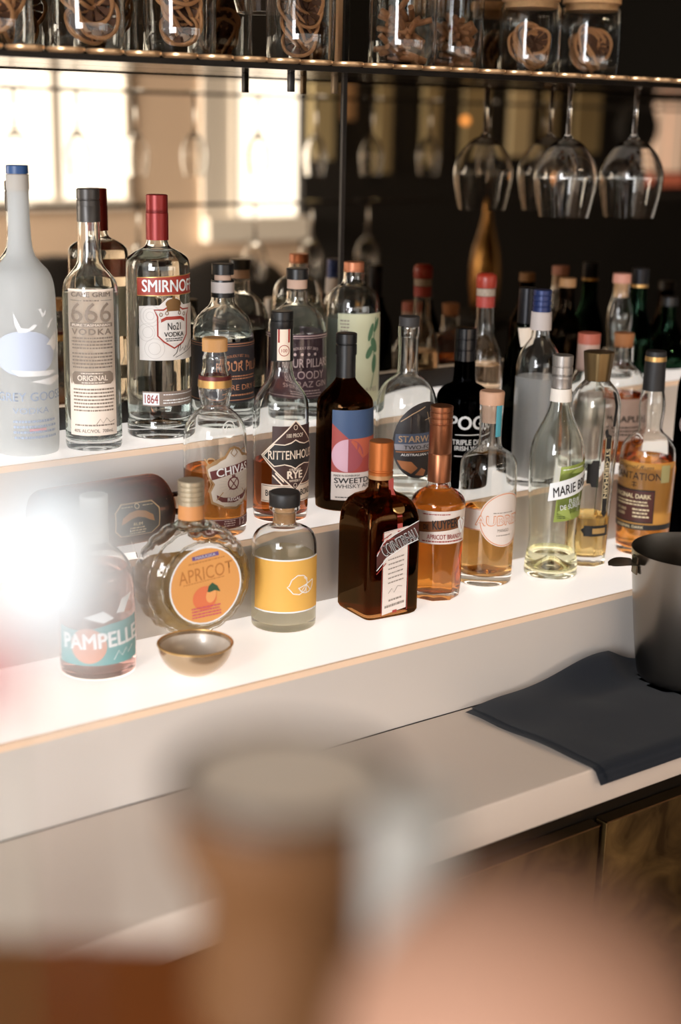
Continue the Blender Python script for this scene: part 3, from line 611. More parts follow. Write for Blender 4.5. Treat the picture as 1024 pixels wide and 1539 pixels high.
b.art('lettering', mat('cream_ink', ''), [('txt', 'ORIGINAL DARK', -24, 747, 66, 6.5, {'bold': .03}), ('rows', -50, 753, 6, 762, 2), ('txt', 'DOUBLE', -38, 768, 20, 4), ('txt', 'AGED', -38, 775, 16, 4), ('rows', -18, 764, 8, 780, 3), ('txt', 'ORIGINAL DARK', -24, 793, 50, 4, {'bold': .02})], off=.001, parent=lb)
b.art('label', mat('stamp_green', '#a39a68', .6), [('rect', 22, 700, 38, 726)], off=.001)
b.art('embossed_seal', CLEAR, [('ring', -20, 664, 10, 9, 2), ('ring', -20, 664, 5, 4.5, 1.5)], off=.0004)

b = Bottle('black_bottle', 'black bottle with round white emblem at the right edge behind the steel bucket', 'bottle', Z1, (1041, 700), y=Y2-.045)
b.body([(500, 13), (530, 15), (552, 22), (568, 29), (585, 32), (None, 32), (None, 29)], glass('opaque_black_glass', ''), smooth=2)
b.part('capsule', [(470, 13.5), (520, 14.5)], BLACK)
b.art('emblem', mat('pale_pink_ink', ''), [('ring', -16, 640, 9, 12, 2), ('ring', -16, 640, 5, 7, 1.5)])

# ---------------------------------------------------------------- square orange-liqueur bottle
Bf = on_z(551, 936, Z1); Rr = on_z(630.5, 921, Z1); Ll = on_z(492, 912, Z1)
e1 = (Rr-Bf); e2 = (Ll-Bf)
wR = e1.length; wL = e2.length
ax1 = e1.normalized(); ax2 = Vector((-ax1.y, ax1.x, 0)); 
side = (wR+wL)/2

cen = Bf + ax1*wR/2 + ax2*wL/2
LIQ_ANG = atan2(ax1.y, ax1.x)
sq = thing('orange_liqueur_bottle', 'square dark amber glass bottle with orange cap and slanted maroon label', 'bottle', (cen.x, cen.y, Z1), LIQ_ANG)
def zrow(P, row):
    x = 512+FPX*(P-CAM).dot(R2)/(P-CAM).dot(Fw); d = (Vector((P.x, P.y))-Vector((CAM.x, CAM.y))).length
    for _ in range(3):
        a = ray(x, row); t = d/Vector((a.x, a.y)).length; z = (CAM+a*t).z; Q = Vector((P.x, P.y, z))-CAM; x = 512+FPX*Q.dot(R2)/Q.dot(Fw)
    return z - Z1
def squircle(hx, hy, n, z, seg=64):
    out = []
    for k in range(seg):
        a = 2*pi*k/seg; c, s_ = cos(a), sin(a)
        out.append(Vector((hx*math.copysign(abs(c)**(2/n), c), hy*math.copysign(abs(s_)**(2/n), s_), z)))
    return out
def loft(rings, caps=(True, True)):
    bm = bmesh.new(); vr = [[bm.verts.new(p) for p in r] for r in rings]
    for a, b_ in zip(vr, vr[1:]):
        n = len(a)
        for k in range(n): bm.faces.new((a[k], a[(k+1) % n], b_[(k+1) % n], b_[k]))
    if caps[0]: bm.faces.new(vr[0])
    if caps[1]: bm.faces.new(vr[-1])
    bmesh.ops.recalc_face_normals(bm, faces=bm.faces)
    return bm
hx, hy = wR/2, wL/2
zs = lambda row: zrow(cen, row)
mm = (cen-CAM).dot(Fw)/FPX
rn = 17.0*mm
prof = [(.0, .90, 8), (.002, .96, 9), (.006, 1, 10), (zs(790), 1, 10), (zs(772), .985, 8), (zs(760), .93, 6.5), (zs(750), .84, 5), (zs(744), .72, 4)]
rings = [squircle(hx*k, hy*k, n, z) for z, k, n in prof]
rings += [squircle(rn*1.35, rn*1.35, 2.2, zs(739)), squircle(rn*1.06, rn*1.06, 2, zs(732)), squircle(rn, rn, 2, zs(718)), squircle(rn, rn, 2, zs(712))]
innr = []
w = .003
for r in rings[2:]:
    innr.append([Vector((p.x*(1-w/hx*1.0) if abs(p.x) > rn*1.4 else p.x*.88, p.y*(1-w/hy) if abs(p.y) > rn*1.4 else p.y*.88, max(p.z, .009))) for p in r])
allr = rings + list(reversed(innr))
AMB = glass('amber_brown_glass', (.50, .29, .12))
new_obj('glass_body', loft(allr), AMB, sq, sharp=50)
lr = [[p*1.0+Vector((math.copysign(.0005, p.x), math.copysign(.0005, p.y), 0)) for p in r] for r in innr[:4]]
for r in lr[:1]:
    for p in r: p.z -= .0004
new_obj('liquid', loft(lr), glass('deep_amber_liquid', (.78, .47, .20), ior=1.36), sq)
def sqpart(name, prof, m, label=None, ridges=0):
    p = [(r*mm, zs(row)) for row, r in prof]
    p = [(0, p[0][1]), (p[0][0]*.93, p[0][1]), (p[0][0], p[0][1]-.001)] + p[1:] + [(0, p[-1][1])]
    o = new_obj(name, lathe(p), m, sq, sharp=35)
    if label: o['label'] = label
    return o
sqpart('cap', [(662, 18), (704, 18.3), (705, 17.4), (707, 17.4), (708, 18.6), (712, 18.4)], mat('orange_metal_cap', '#b96a34', .33, .6))
sqpart('collar', [(710, 18), (718, 18.2)], mat('tan_foil', '#a87d52', .45, .3))
def face(u, v, off):
    """front right face: u px from the left edge of the face, v the row on that face"""
    x = u/mm*mm
    # world point on face plane
    base = Bf + ax1*(u*mm)
    z = zrow(base, v)
    return Vector((-hx + u*mm, -hy-off, z))
S_ = .0004
WF = wR/mm

lb = decal(sq, 'label', mat('warm_white_label', ''), [('poly', [(26, 800), (68, 790), (68, 912), (26, 925)])], face, off=.0006, su=0)
decal(lb, 'border', REDINK, [('loop', [(24.5, 802), (69.5, 790), (69.5, 915), (24.5, 928)], 1), ('poly', [(44, 917), (52, 915), (52, 919), (44, 921)])], face, off=.0008, su=0)
decal(lb, 'fine_print', GREYINK, [('rows', 34, 840+k*7, 62, 844+k*7, 1, -.3) for k in range(6)] + [('line', [(36, 892), (42, 884), (46, 890), (52, 880), (60, 880)], .8), ('rows', 36, 900, 60, 906, 1, -.3), ('rows', 30, 909, 64, 917, 1, -.3)], face, off=.001, su=0)
bn = decal(sq, 'banner', mat('dark_maroon_panel', ''), [('poly', [(14, 838), (22, 818), (40, 806), (86, 783), (86, 808), (60, 820), (30, 838), (14, 856)])], face, off=.0012, su=0)
decal(bn, 'lettering', mat('white_print', ''), [('txt', 'COINTREAU', 53, 815, 66, 17, {'bold': .05, 'rot': -.46, 'shear': -.15}), ('line', [(14, 836), (24, 816), (44, 803), (86, 782)], 1.2), ('line', [(14, 858), (32, 838), (62, 820), (86, 810)], 1.2)], face, off=.0016, su=0)
decal(bn, 'lettering_ink', INK, [('txt', 'COINTREAU', 53, 815, 65, 15.5, {'bold': -.005, 'rot': -.46, 'shear': -.15})], face, off=.0019, su=0)  # black printed letters over the white outline
decal(bn, 'red_stroke', REDINK, [('line', [(14, 832), (30, 812), (44, 808)], 1.3), ('line', [(14, 863), (30, 846)], 1.3), ('line', [(22, 812), (38, 802), (30, 808)], 1.3)], face, off=.0018, su=0)
# ribbon and seal over the shoulder
rb = []
RB = mat('red_ribbon', '#a8453f', .6)
bm = bmesh.new(); pth = [(rn+.0008, zs(716)), (rn+.0012, zs(733)), (rn*1.5, zs(741)), (hx*.80, zs(752)), (hx*.96, zs(766)), (hx+.001, zs(790)), (hx+.001, zs(800))]
prev = None
for r, z in pth:
    a_ = bm.verts.new((-.0035+.006, -r*hy/hx, z)); c_ = bm.verts.new((.0045+.006, -r*hy/hx, z))
    if prev: bm.faces.new((prev[0], prev[1], c_, a_))
    prev = (a_, c_)
new_obj('ribbon', bm, RB, sq)
bm = lathe([(0, .0016), (.0085, .0016), (.0095, 0), (0, 0)], 32)
o = new_obj('wax_seal', bm, GOLD, sq); o.location = (.0065, -hy*.84, zs(755)); o.rotation_euler = (math.radians(42), 0, 0)
# ---------------------------------------------------------------- scalloped round flask
dep = on_z(289, 972, Z1); dd = Vector((dep.x, dep.y)); Lf = dd.length+.020; dn = dd.normalized()
fc = Vector((dn.x*Lf, dn.y*Lf, Z1))
fdir = atan2(-dn.y, -dn.x)   # towards the camera
fl = thing('apricot_liqueur_flask', 'round scalloped glass flask with silver gold cap and orange apricot label', 'bottle', fc, fdir+math.radians(24)+pi/2)
# local -y?  build disc axis along local -y => after rz, faces camera (turned right)
ms = (fc-CAM).dot(Fw)/FPX
zf = lambda row: zrow(fc, row)-0
zc = (zf(779)+zf(951))/2; Rf = (zf(779)-max(zf(951), .004))/2; zc = zf(779)-Rf; Rf /= 1.045
def disc(scale, th, scallop, seg=96):
    """lens-shaped disc, axis along y"""
    prof = [(0, th), (.55, th), (.66, th*.98), (.80, th*.86), (.91, th*.62), (.98, th*.3), (1.0, 0)]
    prof = prof + [(r, -y) for r, y in reversed(prof[:-1])]
    bm = bmesh.new(); rings = []
    for r, y in prof:
        if r == 0: rings.append([bm.verts.new((0, y, 0))]); continue
        ring = []
        for k in range(seg):
            a = 2*pi*k/seg; m_ = 1 + scallop*(r**4)*abs(cos(a*11))
            ring.append(bm.verts.new((Rf*scale*r*m_*cos(a), y, Rf*scale*r*m_*sin(a))))
        rings.append(ring)
    for a, b_ in zip(rings, rings[1:]):
        for k in range(seg):
            k2 = (k+1) % seg
            if len(a) == 1: bm.faces.new((a[0], b_[k], b_[k2]))
            elif len(b_) == 1: bm.faces.new((a[k], a[k2], b_[0]))
            else: bm.faces.new((a[k], a[k2], b_[k2], b_[k]))
    bmesh.ops.recalc_face_normals(bm, faces=bm.faces)
    return bm
bm = disc(1.0, .037, .05)
inn = disc(.935, .033, .05)
bmesh.ops.reverse_faces(inn, faces=inn.faces)
me = bpy.data.meshes.new('tmp'); inn.to_mesh(me); inn.free(); bm.from_mesh(me); bpy.data.meshes.remove(me)
o = new_obj('glass_body', bm, CLEAR, fl, sharp=70); o.location = (0, 0, zc)
lq = disc(.94, .0333, .05)
zl = zf(838)-zc
bmesh.ops.bisect_plane(lq, geom=lq.verts[:]+lq.edges[:]+lq.faces[:], plane_co=(0, 0, zl), plane_no=(0, 0, 1), clear_outer=True)
bmesh.ops.holes_fill(lq, edges=[e for e in lq.edges if e.is_boundary])
o = new_obj('liquid', lq, cloudy('honey_liquid', '#fbe0a0', .5, .05), fl, sharp=40); o.location = (0, 0, zc)
# concentric ribs of the glass
for rr, hh in ((.74, .0344), (.93, .0222)):
    pts = [(Rf*rr*(1+.02*abs(cos(a*11)))*cos(a), -hh, Rf*rr*(1+.02*abs(cos(a*11)))*sin(a)) for a in [2*pi*k/88 for k in range(88)]]
    o = new_obj('moulded_rib', tube(pts, .0016, 8, closed=True), CLEAR, fl); o.location = (0, 0, zc)
# foot and neck
o = new_obj('foot', loft([squircle(.030, .020, 3, 0), squircle(.031, .021, 3, .003), squircle(.026, .018, 3, .008), squircle(.024, .016, 3, .014)]), GREENISH, fl)
def flprof(name, prof, m, ridges=0):
    p = [(r*ms, zf(row)) for row, r in prof]
    p = [(0, p[0][1])] + p + [(0, p[-1][1])]
    return new_obj(name, lathe(p, mod=(lambda a, z: 1+.02*cos(a*ridges)) if ridges else None), m, fl, sharp=35)
flprof('glass_neck', [(776, 18), (784, 21), (792, 30)], GREENISH)
flprof('screw_cap', ridged(721, 757, 19.3, 4, .5), mat('champagne_cap', '#b3a68d', .38, .6))
flprof('neck_wrap', [(757, 18.3), (778, 19.5)], mat('orange_paper', '#c98a52', .6))
def fface(u, v, off):
    z = zrow(fc - Vector((dn.x, dn.y, 0))*.037, v); 
    return Vector((u*ms, -.0372-off, z))
lb = decal(fl, 'label', mat('white_print', ''), [('ell', 2, 881, 57.5, 58.5)], fface, off=.0008, su=0)
decal(lb, 'orange_field', mat('apricot_orange_label', '#d99a55', .6), [('ell', 2, 881, 55, 56)], fface, off=.001, su=0)
decal(lb, 'lettering', mat('brown_orange_ink', '#b57438', .6), [('txt', 'APRICOT', 2, 862, 86, 20, {'bold': -.012, 'rot': -.1}), ('rows', -26, 845, 32, 849, 1, -.1), ('rows', -34, 876, 34, 879, 1, -.1)], fface, off=.0012, su=0)
decal(lb, 'maker_strip', mat('purple_ink', '#6c5488', .6), [('poly', [(-20, 836), (22, 832), (23, 838), (-19, 842)])], fface, off=.0012, su=0)
decal(lb, 'maker_lettering', mat('white_print', ''), [('txt', 'MARASKA', 1.5, 837, 32, 3.6, {'bold': .02, 'rot': -.08})], fface, off=.0015, su=0)
fr = decal(lb, 'apricot_print', mat('apricot_ink', '#d9744a', .6), [('ell', 0, 900, 19, 18)], fface, off=.0014, su=0)
decal(fr, 'apricot_highlight', mat('light_apricot_ink', '#e3a060', .6), [('ell', 10, 897, 8, 11, .2)], fface, off=.0016, su=0)
decal(fr, 'leaf_print', mat('deep_green_ink', '#2f5236', .6), [('poly', [(4, 891), (6, 883), (12, 878), (20, 884), (25, 893), (16, 890), (8, 892)])], fface, off=.0018, su=0)
decal(lb, 'lettering', mat('pink_red_ink', '#c9556a', .6), [('rows', -22, 912, 26, 930, 4, -.05)], fface, off=.002, su=0)
# ---------------------------------------------------------------- bottle lying on its side
rm_c = on_z(170, 792, Z2)
rr = .043
ly = thing('dark_rum_bottle', 'dark brown rum bottle lying on its side with black and gold octagonal label', 'bottle', (0, 0, 0))
yl = Y2+.062
pR = on_y(247, 757, yl); pL = on_y(70, 780, yl)
zl0 = Z2+.0025+.043
xr = pR.x
LB = .175
ly.location = (xr-LB, yl, zl0)
def lyp(prof): return [(r, x) for r, x in prof]
pro = chaikin([(.010, LB+.036), (.0125, LB+.02), (.014, LB+.010), (.022, LB+.002), (.036, LB-.003), (.043, LB-.012), (.043, LB-.03), (.043, .06), (.043, .012), (.040, .002), (.036, 0)], 2)
inr = [(max(r-.0025, .001), x) for r, x in pro if x > .008] + [(.036, .006), (0, .008)]
bm = lathe(list(reversed(pro + [(0, .001)])) + inr, 72)
bmesh.ops.rotate(bm, verts=bm.verts, matrix=Matrix.Rotation(pi/2, 3, 'Y'))
new_obj('glass_body', bm, glass('dark_brown_glass', (.66, .38, .25)), ly)
bm = lathe([(0, LB-.004)] + [(r+.0004, x) for r, x in inr if x < LB-.004], 64)
bmesh.ops.rotate(bm, verts=bm.verts, matrix=Matrix.Rotation(pi/2, 3, 'Y'))
bmesh.ops.bisect_plane(bm, geom=bm.verts[:]+bm.edges[:]+bm.faces[:], plane_co=(0, 0, .022), plane_no=(0, 0, 1), clear_outer=True)
bmesh.ops.holes_fill(bm, edges=[e for e in bm.edges if e.is_boundary])
new_obj('liquid', bm, glass('dark_rum_liquid', (.52, .26, .15), ior=1.36), ly)
bm = lathe([(0, LB+.040), (.0145, LB+.040), (.0150, LB+.016), (0, LB+.016)], 48)
bmesh.ops.rotate(bm, verts=bm.verts, matrix=Matrix.Rotation(pi/2, 3, 'Y'))
new_obj('cap', bm, BLACK, ly)
def lysurf(u, v, off):
    # u: metres*1000 along the bottle, v: metres*1000 of arc, 0 facing the camera side, + downwards
    a = v/1000/.043; r = .0433+off
    return Vector((u/1000, -r*cos(a-.08), -r*sin(a-.08)+0))
x1 = (LB-.030)*1000; x0 = x1-62
oc = [(x0+10, -18), (x1-9, -18), (x1, -8), (x1, 16), (x1-9, 26), (x0+10, 26), (x0, 16), (x0, -8)]
lb = decal(ly, 'label', mat('pale_gold_label', '#c2a578', .5), [('poly', oc)], lysurf, off=.0003, su=0, sv=3)
cxm, cym = (x0+x1)/2, 4
decal(lb, 'black_field', INK, [('poly', [(cxm+(x-cxm)*.95, cym+(y-cym)*.93) for x, y in oc])], lysurf, off=.0006, su=0, sv=3)
decal(lb, 'scroll', mat('gold_orange_ink', '#b67f3f', .5), [('poly', [(x0+8, 8), (x0+10, 0), (x0+20, -6), (cxm, -8), (x1-20, -6), (x1-10, 0), (x1-8, 8), (x1-14, 6), (x1-22, 2), (cxm, 0), (x0+22, 2), (x0+14, 6)])], lysurf, off=.0009, su=0, sv=3)
decal(lb, 'lettering', mat('cream_ink', ''), [('txt', 'RUM', cxm, 9, 12, 4, {'bold': .03}), ('rows', cxm-12, 12, cxm+12, 23, 3), ('rows', cxm-22, -14, cxm-6, -12, 1), ('rows', cxm+6, -14, cxm+22, -12, 1), ('ring', cxm, -13, 3, 3, 1)], lysurf, off=.0012, su=0, sv=3)
def lyneck(u, v, off):
    a = v/1000/.015; r = .0153+off
    return Vector((u/1000, -r*cos(a-.25), -r*sin(a-.25)))
bm = bmesh.new()
decal(ly, 'neck_seal', CREAM, [('rect', (LB+.001)*1000, -9, (LB+.037)*1000, 6)], lyneck, off=.0006, su=0, sv=2)
# ---------------------------------------------------------------- small clear holder
hp = [on_z(176, 833, Z2), on_z(205, 838, Z2), on_z(228, 812, Z2)]
hld = thing('plastic_holder', 'small bent clear acrylic card holder in front of the lying rum bottle', 'holder', (hp[1].x, hp[1].y, Z2))
ACR = glass('acrylic', (.97, .98, .99), ior=1.3)
def sheet(p, t=.0012):
    bm = bmesh.new(); vs = [bm.verts.new(q) for q in p]; f = bm.faces.new(vs)
    r = bmesh.ops.extrude_face_region(bm, geom=[f]); nv = [g for g in r['geom'] if isinstance(g, bmesh.types.BMVert)]
    f.normal_update(); n = f.normal.copy(); bmesh.ops.translate(bm, vec=n*t, verts=nv); bmesh.ops.recalc_face_normals(bm, faces=bm.faces); return bm
new_obj('base_sheet', sheet([(-.045, .0, 0), (.0, -.005, 0), (.012, .022, 0), (-.034, .03, 0)]), ACR, hld, smooth=False)
new_obj('back_sheet', sheet([(.0, -.005, .0013), (.012, .022, .0013), (.004, .022, .034), (-.006, .0, .034)]), ACR, hld, smooth=False)
new_obj('front_sheet', sheet([(-.0045, -.004, .0013), (-.018, .008, .0013), (-.013, .004, .028), (-.0075, .0, .033)]), ACR, hld, smooth=False)
# ---------------------------------------------------------------- gold-rimmed bowl
p = on_z(294, 1019, Z1); dd = Vector((p.x, p.y)); Lb = dd.length+.012; bc = dd.normalized()*Lb
mb = (Vector((bc.x, bc.y, Z1))-CAM).dot(Fw)/FPX
bw = thing('glass_bowl', 'small smoky glass bowl with gold rim in front of the round flask', 'bowl', (bc.x, bc.y, Z1))
Rb = 56*mb; Hb = zrow(Vector((bc.x, bc.y, Z1)), 966)
pr = [(Rb*sin(t), Hb*(1-cos(t))*1.0) for t in [k*pi/2/14 for k in range(15)]]
pr = [(r, z if z > .0008 else 0) for r, z in pr]
prin = [(max(r*(1-.0022/Rb), 0), .0022+z*(1-.0022/Hb)) for r, z in reversed(pr)]
new_obj('bowl_shell', lathe(pr+prin, 72), mat('bronze_lustre', '#b29a7c', .22, .75, coat=.5), bw, sharp=50)
new_obj('gilt_rim', tube([(Rb*cos(a), Rb*sin(a), Hb) for a in [2*pi*k/64 for k in range(64)]], .0011, 8, closed=True), GOLD, bw)
new_obj('bowl_lining', lathe([(0, .0028)]+[(r*.995, z+.0004) for r, z in reversed(prin) if r > 0 and z < Hb*.96], 64), mat('pearly_lining', '#cdbfae', .35, .1, coat=.4), bw)
# ================================================================ setting
W_PANEL = mat('white_laminate', '#d3ccc5', .35, coat=.2)
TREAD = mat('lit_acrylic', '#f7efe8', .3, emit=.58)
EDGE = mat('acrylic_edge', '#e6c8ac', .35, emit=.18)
def setting(name, bm, m, **k): return struct(new_obj(name, bm, m, None, **k))
setting('trim_1', box(XL, XR, Y1, Y1+.012, Z0, Z1-.008), W_PANEL)
setting('trim_2', box(XL, XR, Y2, Y2+.012, Z1, Z2-.008), W_PANEL)
setting('trim_3', box(XL, XR, Y3, Y3+.012, Z2, Z3-.008), W_PANEL)
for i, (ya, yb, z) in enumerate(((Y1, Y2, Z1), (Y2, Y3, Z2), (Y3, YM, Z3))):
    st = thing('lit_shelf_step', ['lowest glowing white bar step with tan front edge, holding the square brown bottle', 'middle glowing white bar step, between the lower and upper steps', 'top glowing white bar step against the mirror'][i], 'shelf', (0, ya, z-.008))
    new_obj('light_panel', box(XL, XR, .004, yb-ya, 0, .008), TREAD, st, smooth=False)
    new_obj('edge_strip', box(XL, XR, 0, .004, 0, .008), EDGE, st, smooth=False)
# counter
ct = thing('counter', 'white back bar worktop with thick square front edge', 'counter', (0, Y0, ZB))
new_obj('worktop', box(XL, XR, 0, Y1-Y0-.001, 0, Z0-ZB, bev=.0025), mat('white_stone', '#d8cabd', .32, var=.03, vscale=6), ct)
DKB = mat('dark_bronze', '#1b1611', .4, .6)
setting('trim_4', box(XL, XR, Y0+.045, Y0+.05, 0, ZB), DKB)
setting('trim_5', box(XL, XR, Y0+.03, Y0+.045, 0, .10), DKB)
# cabinet doors
def brassmat():
    m, nt, out = nodes('patinated_brass'); p = nt.nodes.new('ShaderNodeBsdfPrincipled'); nt.links.new(p.outputs[0], out.inputs[0])
    tc = nt.nodes.new('ShaderNodeTexCoord'); n = nt.nodes.new('ShaderNodeTexNoise'); n.inputs['Scale'].default_value = 14; n.inputs['Detail'].default_value = 6; n.inputs['Distortion'].default_value = 1.2
    nt.links.new(tc.outputs['Object'], n.inputs['Vector']); r = nt.nodes.new('ShaderNodeValToRGB')
    r.color_ramp.elements[0].position = .35; r.color_ramp.elements[0].color = (*srgb('#4a3820'), 1); r.color_ramp.elements[1].position = .7; r.color_ramp.elements[1].color = (*srgb('#8a6e42'), 1)
    nt.links.new(n.outputs['Fac'], r.inputs[0]); nt.links.new(r.outputs[0], p.inputs['Base Color'])
    p.inputs['Metallic'].default_value = .85; mr = nt.nodes.new('ShaderNodeMapRange'); mr.inputs[3].default_value = .28; mr.inputs[4].default_value = .5
    nt.links.new(n.outputs['Fac'], mr.inputs[0]); nt.links.new(mr.outputs[0], p.inputs['Roughness'])
    return m
PB = brassmat()
pg = on_y(904, 1260, Y0+.025); ptop = on_y(899, 1243, Y0+.025).z
gapx = pg.x; DW = .46
for i, (a, l) in enumerate(((gapx-DW, 'patinated brass cabinet door under the worktop, left of the gap'), (gapx+.008, 'patinated brass cabinet door under the worktop, right of the gap, with a small scratch'))):
    d = thing('cabinet_door', l, 'cabinet door', (a, Y0+.025, .11))
    new_obj('door_panel', box(0, DW-.004, 0, .018, 0, ptop-.11, bev=.001), PB, d)
    new_obj('edge_trim', box(0, DW-.004, -.0006, .018, ptop-.11, ptop-.11+.0022), mat('polished_brass_edge', '#e0c496', .2, 1), d)
# mirror + wall
setting('wall_back', box(XL-.3, XR+.3, YM+.012, YM+.10, 0, 3.1), mat('dark_wall', '#1d1815', .8))
MIR = mat('bronze_mirror', '#c4b7a5', .012, 1); MIR2 = mat('smoked_mirror', '#9c8e7c', .012, 1)
xs = on_y(515.5, 250, YM).x
for a, b_, l in ((XL, xs-.0035, 'tinted wall mirror left of the vertical joint, reflecting bright windows'), (xs+.0035, XR, 'tinted wall mirror right of the vertical joint, reflecting the dark room')):
    o = new_obj('mirror_panel', box(a, b_, YM, YM+.006, Z0, 2.6), MIR if a == XL else MIR2, smooth=False); tag(o, l, 'mirror')
setting('added_dark_strip', box(XL, XR, YM-.006, YM-.0005, Z3+.0004, Z3+.03), mat('dark_seam_and_strip', '#1a130e', .4, .3))  # added dark strip, hides the lit step's reflection in the mirror
setting('trim_6', box(xs-.0035, xs+.0035, YM-.003, YM+.006, Z3+.031, 2.6), mat('dark_seam_and_strip', '#1a130e', .4, .3))
# room
FL = mat('floor_boards', '#5a4230', .5, var=.2, vscale=3)
setting('floor', box(-6, 10.5, -3.6, YM+.1, -.05, 0), FL, smooth=False)
setting('ceiling', box(-1.5, 10.5, -3.6, YM+.1, 3.1, 3.2), mat('ceiling_paint', '#6b5a4a', .8), smooth=False)
YF = YM-4.6       # the far wall across the bar
def V(px, py, yv): # point seen in the mirror at depth yv behind the mirror plane -> real point
    q = on_y(px, py, 2*YM-yv) if False else None
    a = ray(px, py); t = (yv-CAM.y)/a.y; q = CAM + a*t
    return Vector((q.x, 2*YM-yv, q.z))
yv = 2*YM-YF
TANW = mat('tan_plaster', '#ecd3bb', .8, var=.06, vscale=2)
WOOD = mat('white_frame', '#f3ede4', .5)
DARKR = mat('dark_room_surface', '#0d0805', .7, var=.3, vscale=2)  # near-black: the dimness of the room is put into the colour
xa, x85, x195, x300, x352, x455, x1024 = [V(x, 250, yv).x for x in (-160, 88, 195, 302, 350, 453, 1060)]
zt = V(200, 96, yv).z; zb1 = V(90, 300, yv).z; zb2 = V(400, 325, yv).z

# wall around two openings
bm = box(x195, x300, YF-.04, YF, 0, 3.1); box(-6, x195, YF-.04, YF, 0, zb1, bm=bm); box(-6, x195, YF-.04, YF, zt, 3.1, bm=bm)
box(x300, x455, YF-.04, YF, 0, zb2, bm=bm); box(x300, x455, YF-.04, YF, zt, 3.1, bm=bm)
setting('wall_front', bm, TANW, smooth=False)
setting('wall_front_dark', box(x455, 10.5, YF-.04, YF+.01, 0, 3.1), DARKR, smooth=False).name = 'wall_far'
setting('wall_right', box(10.4, 10.5, -3.6, YM+.1, 0, 3.1), DARKR, smooth=False)
bm = box(x85-.03, x85+.03, YF-.03, YF-.01, zb1, zt); box(x195-.03, x195, YF-.03, YF+.01, zb1, zt, bm=bm); box(-6, x195, YF-.03, YF+.03, zb1-.05, zb1, bm=bm)
setting('window_1', bm, WOOD, smooth=False)
bm = box(x300, x352, YF-.03, YF+.02, zb2, zt); box(x352-.02, x352+.02, YF-.03, YF+.035, zb2, zt, bm=bm); box(x300, x455, YF-.03, YF+.08, zb2-.12, zb2, bm=bm)
setting('window_2', bm, WOOD, smooth=False)
# soffit above the customer side of the bar, hides the upper wall
ys = 2*YM-(YM+2.3)
zs_ = V(200, 94, YM+2.3).z
# hanging glass rack over the front bar : two thin rails
rack = thing('hanging_glass_rack', 'dark two-level rail rack of hanging wine glasses, seen blurred in the left mirror', 'rack', (0, 0, 0))
yR = YM+1.75
IRON = mat('dark_iron', '#2a2420', .4, .6)
ra, rb2 = V(-250, 134, yR), V(1500, 160, yR)
zr1, zr2 = V(230, 141, yR).z, V(230, 311, yR).z
yr = ra.y
for zz in (zr1, zr2):
    new_obj('rail', box(ra.x, rb2.x, yr-.008, yr+.008, zz, zz+.008), IRON, rack, smooth=False)
    new_obj('rail', box(ra.x, rb2.x, yr+.03, yr+.046, zz, zz+.008), IRON, rack, smooth=False) if False else None
for xx in (ra.x, rb2.x):
    new_obj('post', box(xx-.01, xx+.01, yr-.01, yr+.01, zr2, 3.1), IRON, rack, smooth=False)
THIN = glass('thin_wine_glass', (.985, .985, .98), ior=1.45)
def wine_profile(R, H, stem, foot):
    """hanging upside down, z=0 at the foot, negative down; returns closed solid profile"""
    t = .0011
    o = [(0, 0), (foot, 0), (foot, -.0015), (foot*.3, -.004), (.0042, -.010), (.0036, -stem*.5), (.0042, -stem+.006), (.009, -stem-.001)]
    bowl = [(R*.42, -stem-H*.055), (R*.72, -stem-H*.18), (R*.93, -stem-H*.34), (R, -stem-H*.47), (R*.985, -stem-H*.58), (R*.9, -stem-H*.8), (R*.79, -stem-H)]
    bo = chaikin([(.009, -stem-.001)] + bowl, 2)
    inn_ = [(max(r-t, .0), z-(t*1.5 if r < R*.5 else 0)) for r, z in reversed(bo)]
    inn_ = [q for q in inn_ if q[0] > .004] + [(0, -stem-.006)]
    return o + bo[1:] + inn_
def wine_glass(loc, R, H, stem, foot, label, group=None, seg=56):
    t = thing('wine_glass', label, 'glass', loc, 0, group)
    p = wine_profile(R, H, stem, foot)
    k = next(i for i, q in enumerate(p) if q[1] < -stem*.97)
    new_obj('glass_bowl', lathe(p, seg), THIN, t, sharp=60)
    return t
Hs = (V(200, 141, yR)-V(200, 205, yR)).z; Hbw = (V(200, 205, yR)-V(200, 272, yR)).z
proto = None
for zz, xsr in ((zr1, (-50, 22, 116, 203, 292, 388, 474, 560, 646, 732, 818)), (zr2, (-60, 30, 205, 384, 470, 556))):
    for px in xsr:
        q = V(px, 200, yR)
        lab = 'wine glass hanging on the %s rail of the rack mirrored in the wall' % ('upper' if zz == zr1 else 'lower')
        if proto is None: proto = g = wine_glass((q.x, yr, zz+.010), .037, Hbw, Hs, .032, lab, 'glasses mirrored on the upper rail', 40)
        else:
            g = copy_tree(proto); g.location = (q.x, yr, zz+.010); g['label'] = lab; g['group'] = 'glasses mirrored on the %s rail' % ('upper' if zz == zr1 else 'lower')
# soffit box above the customer side
setting('trim_7', box(-2, 10.3, YM-3.4, YM-2.6, V(200, 98, YM+2.6).z, 3.1), mat('soffit_black', '#060505', .7), smooth=False)
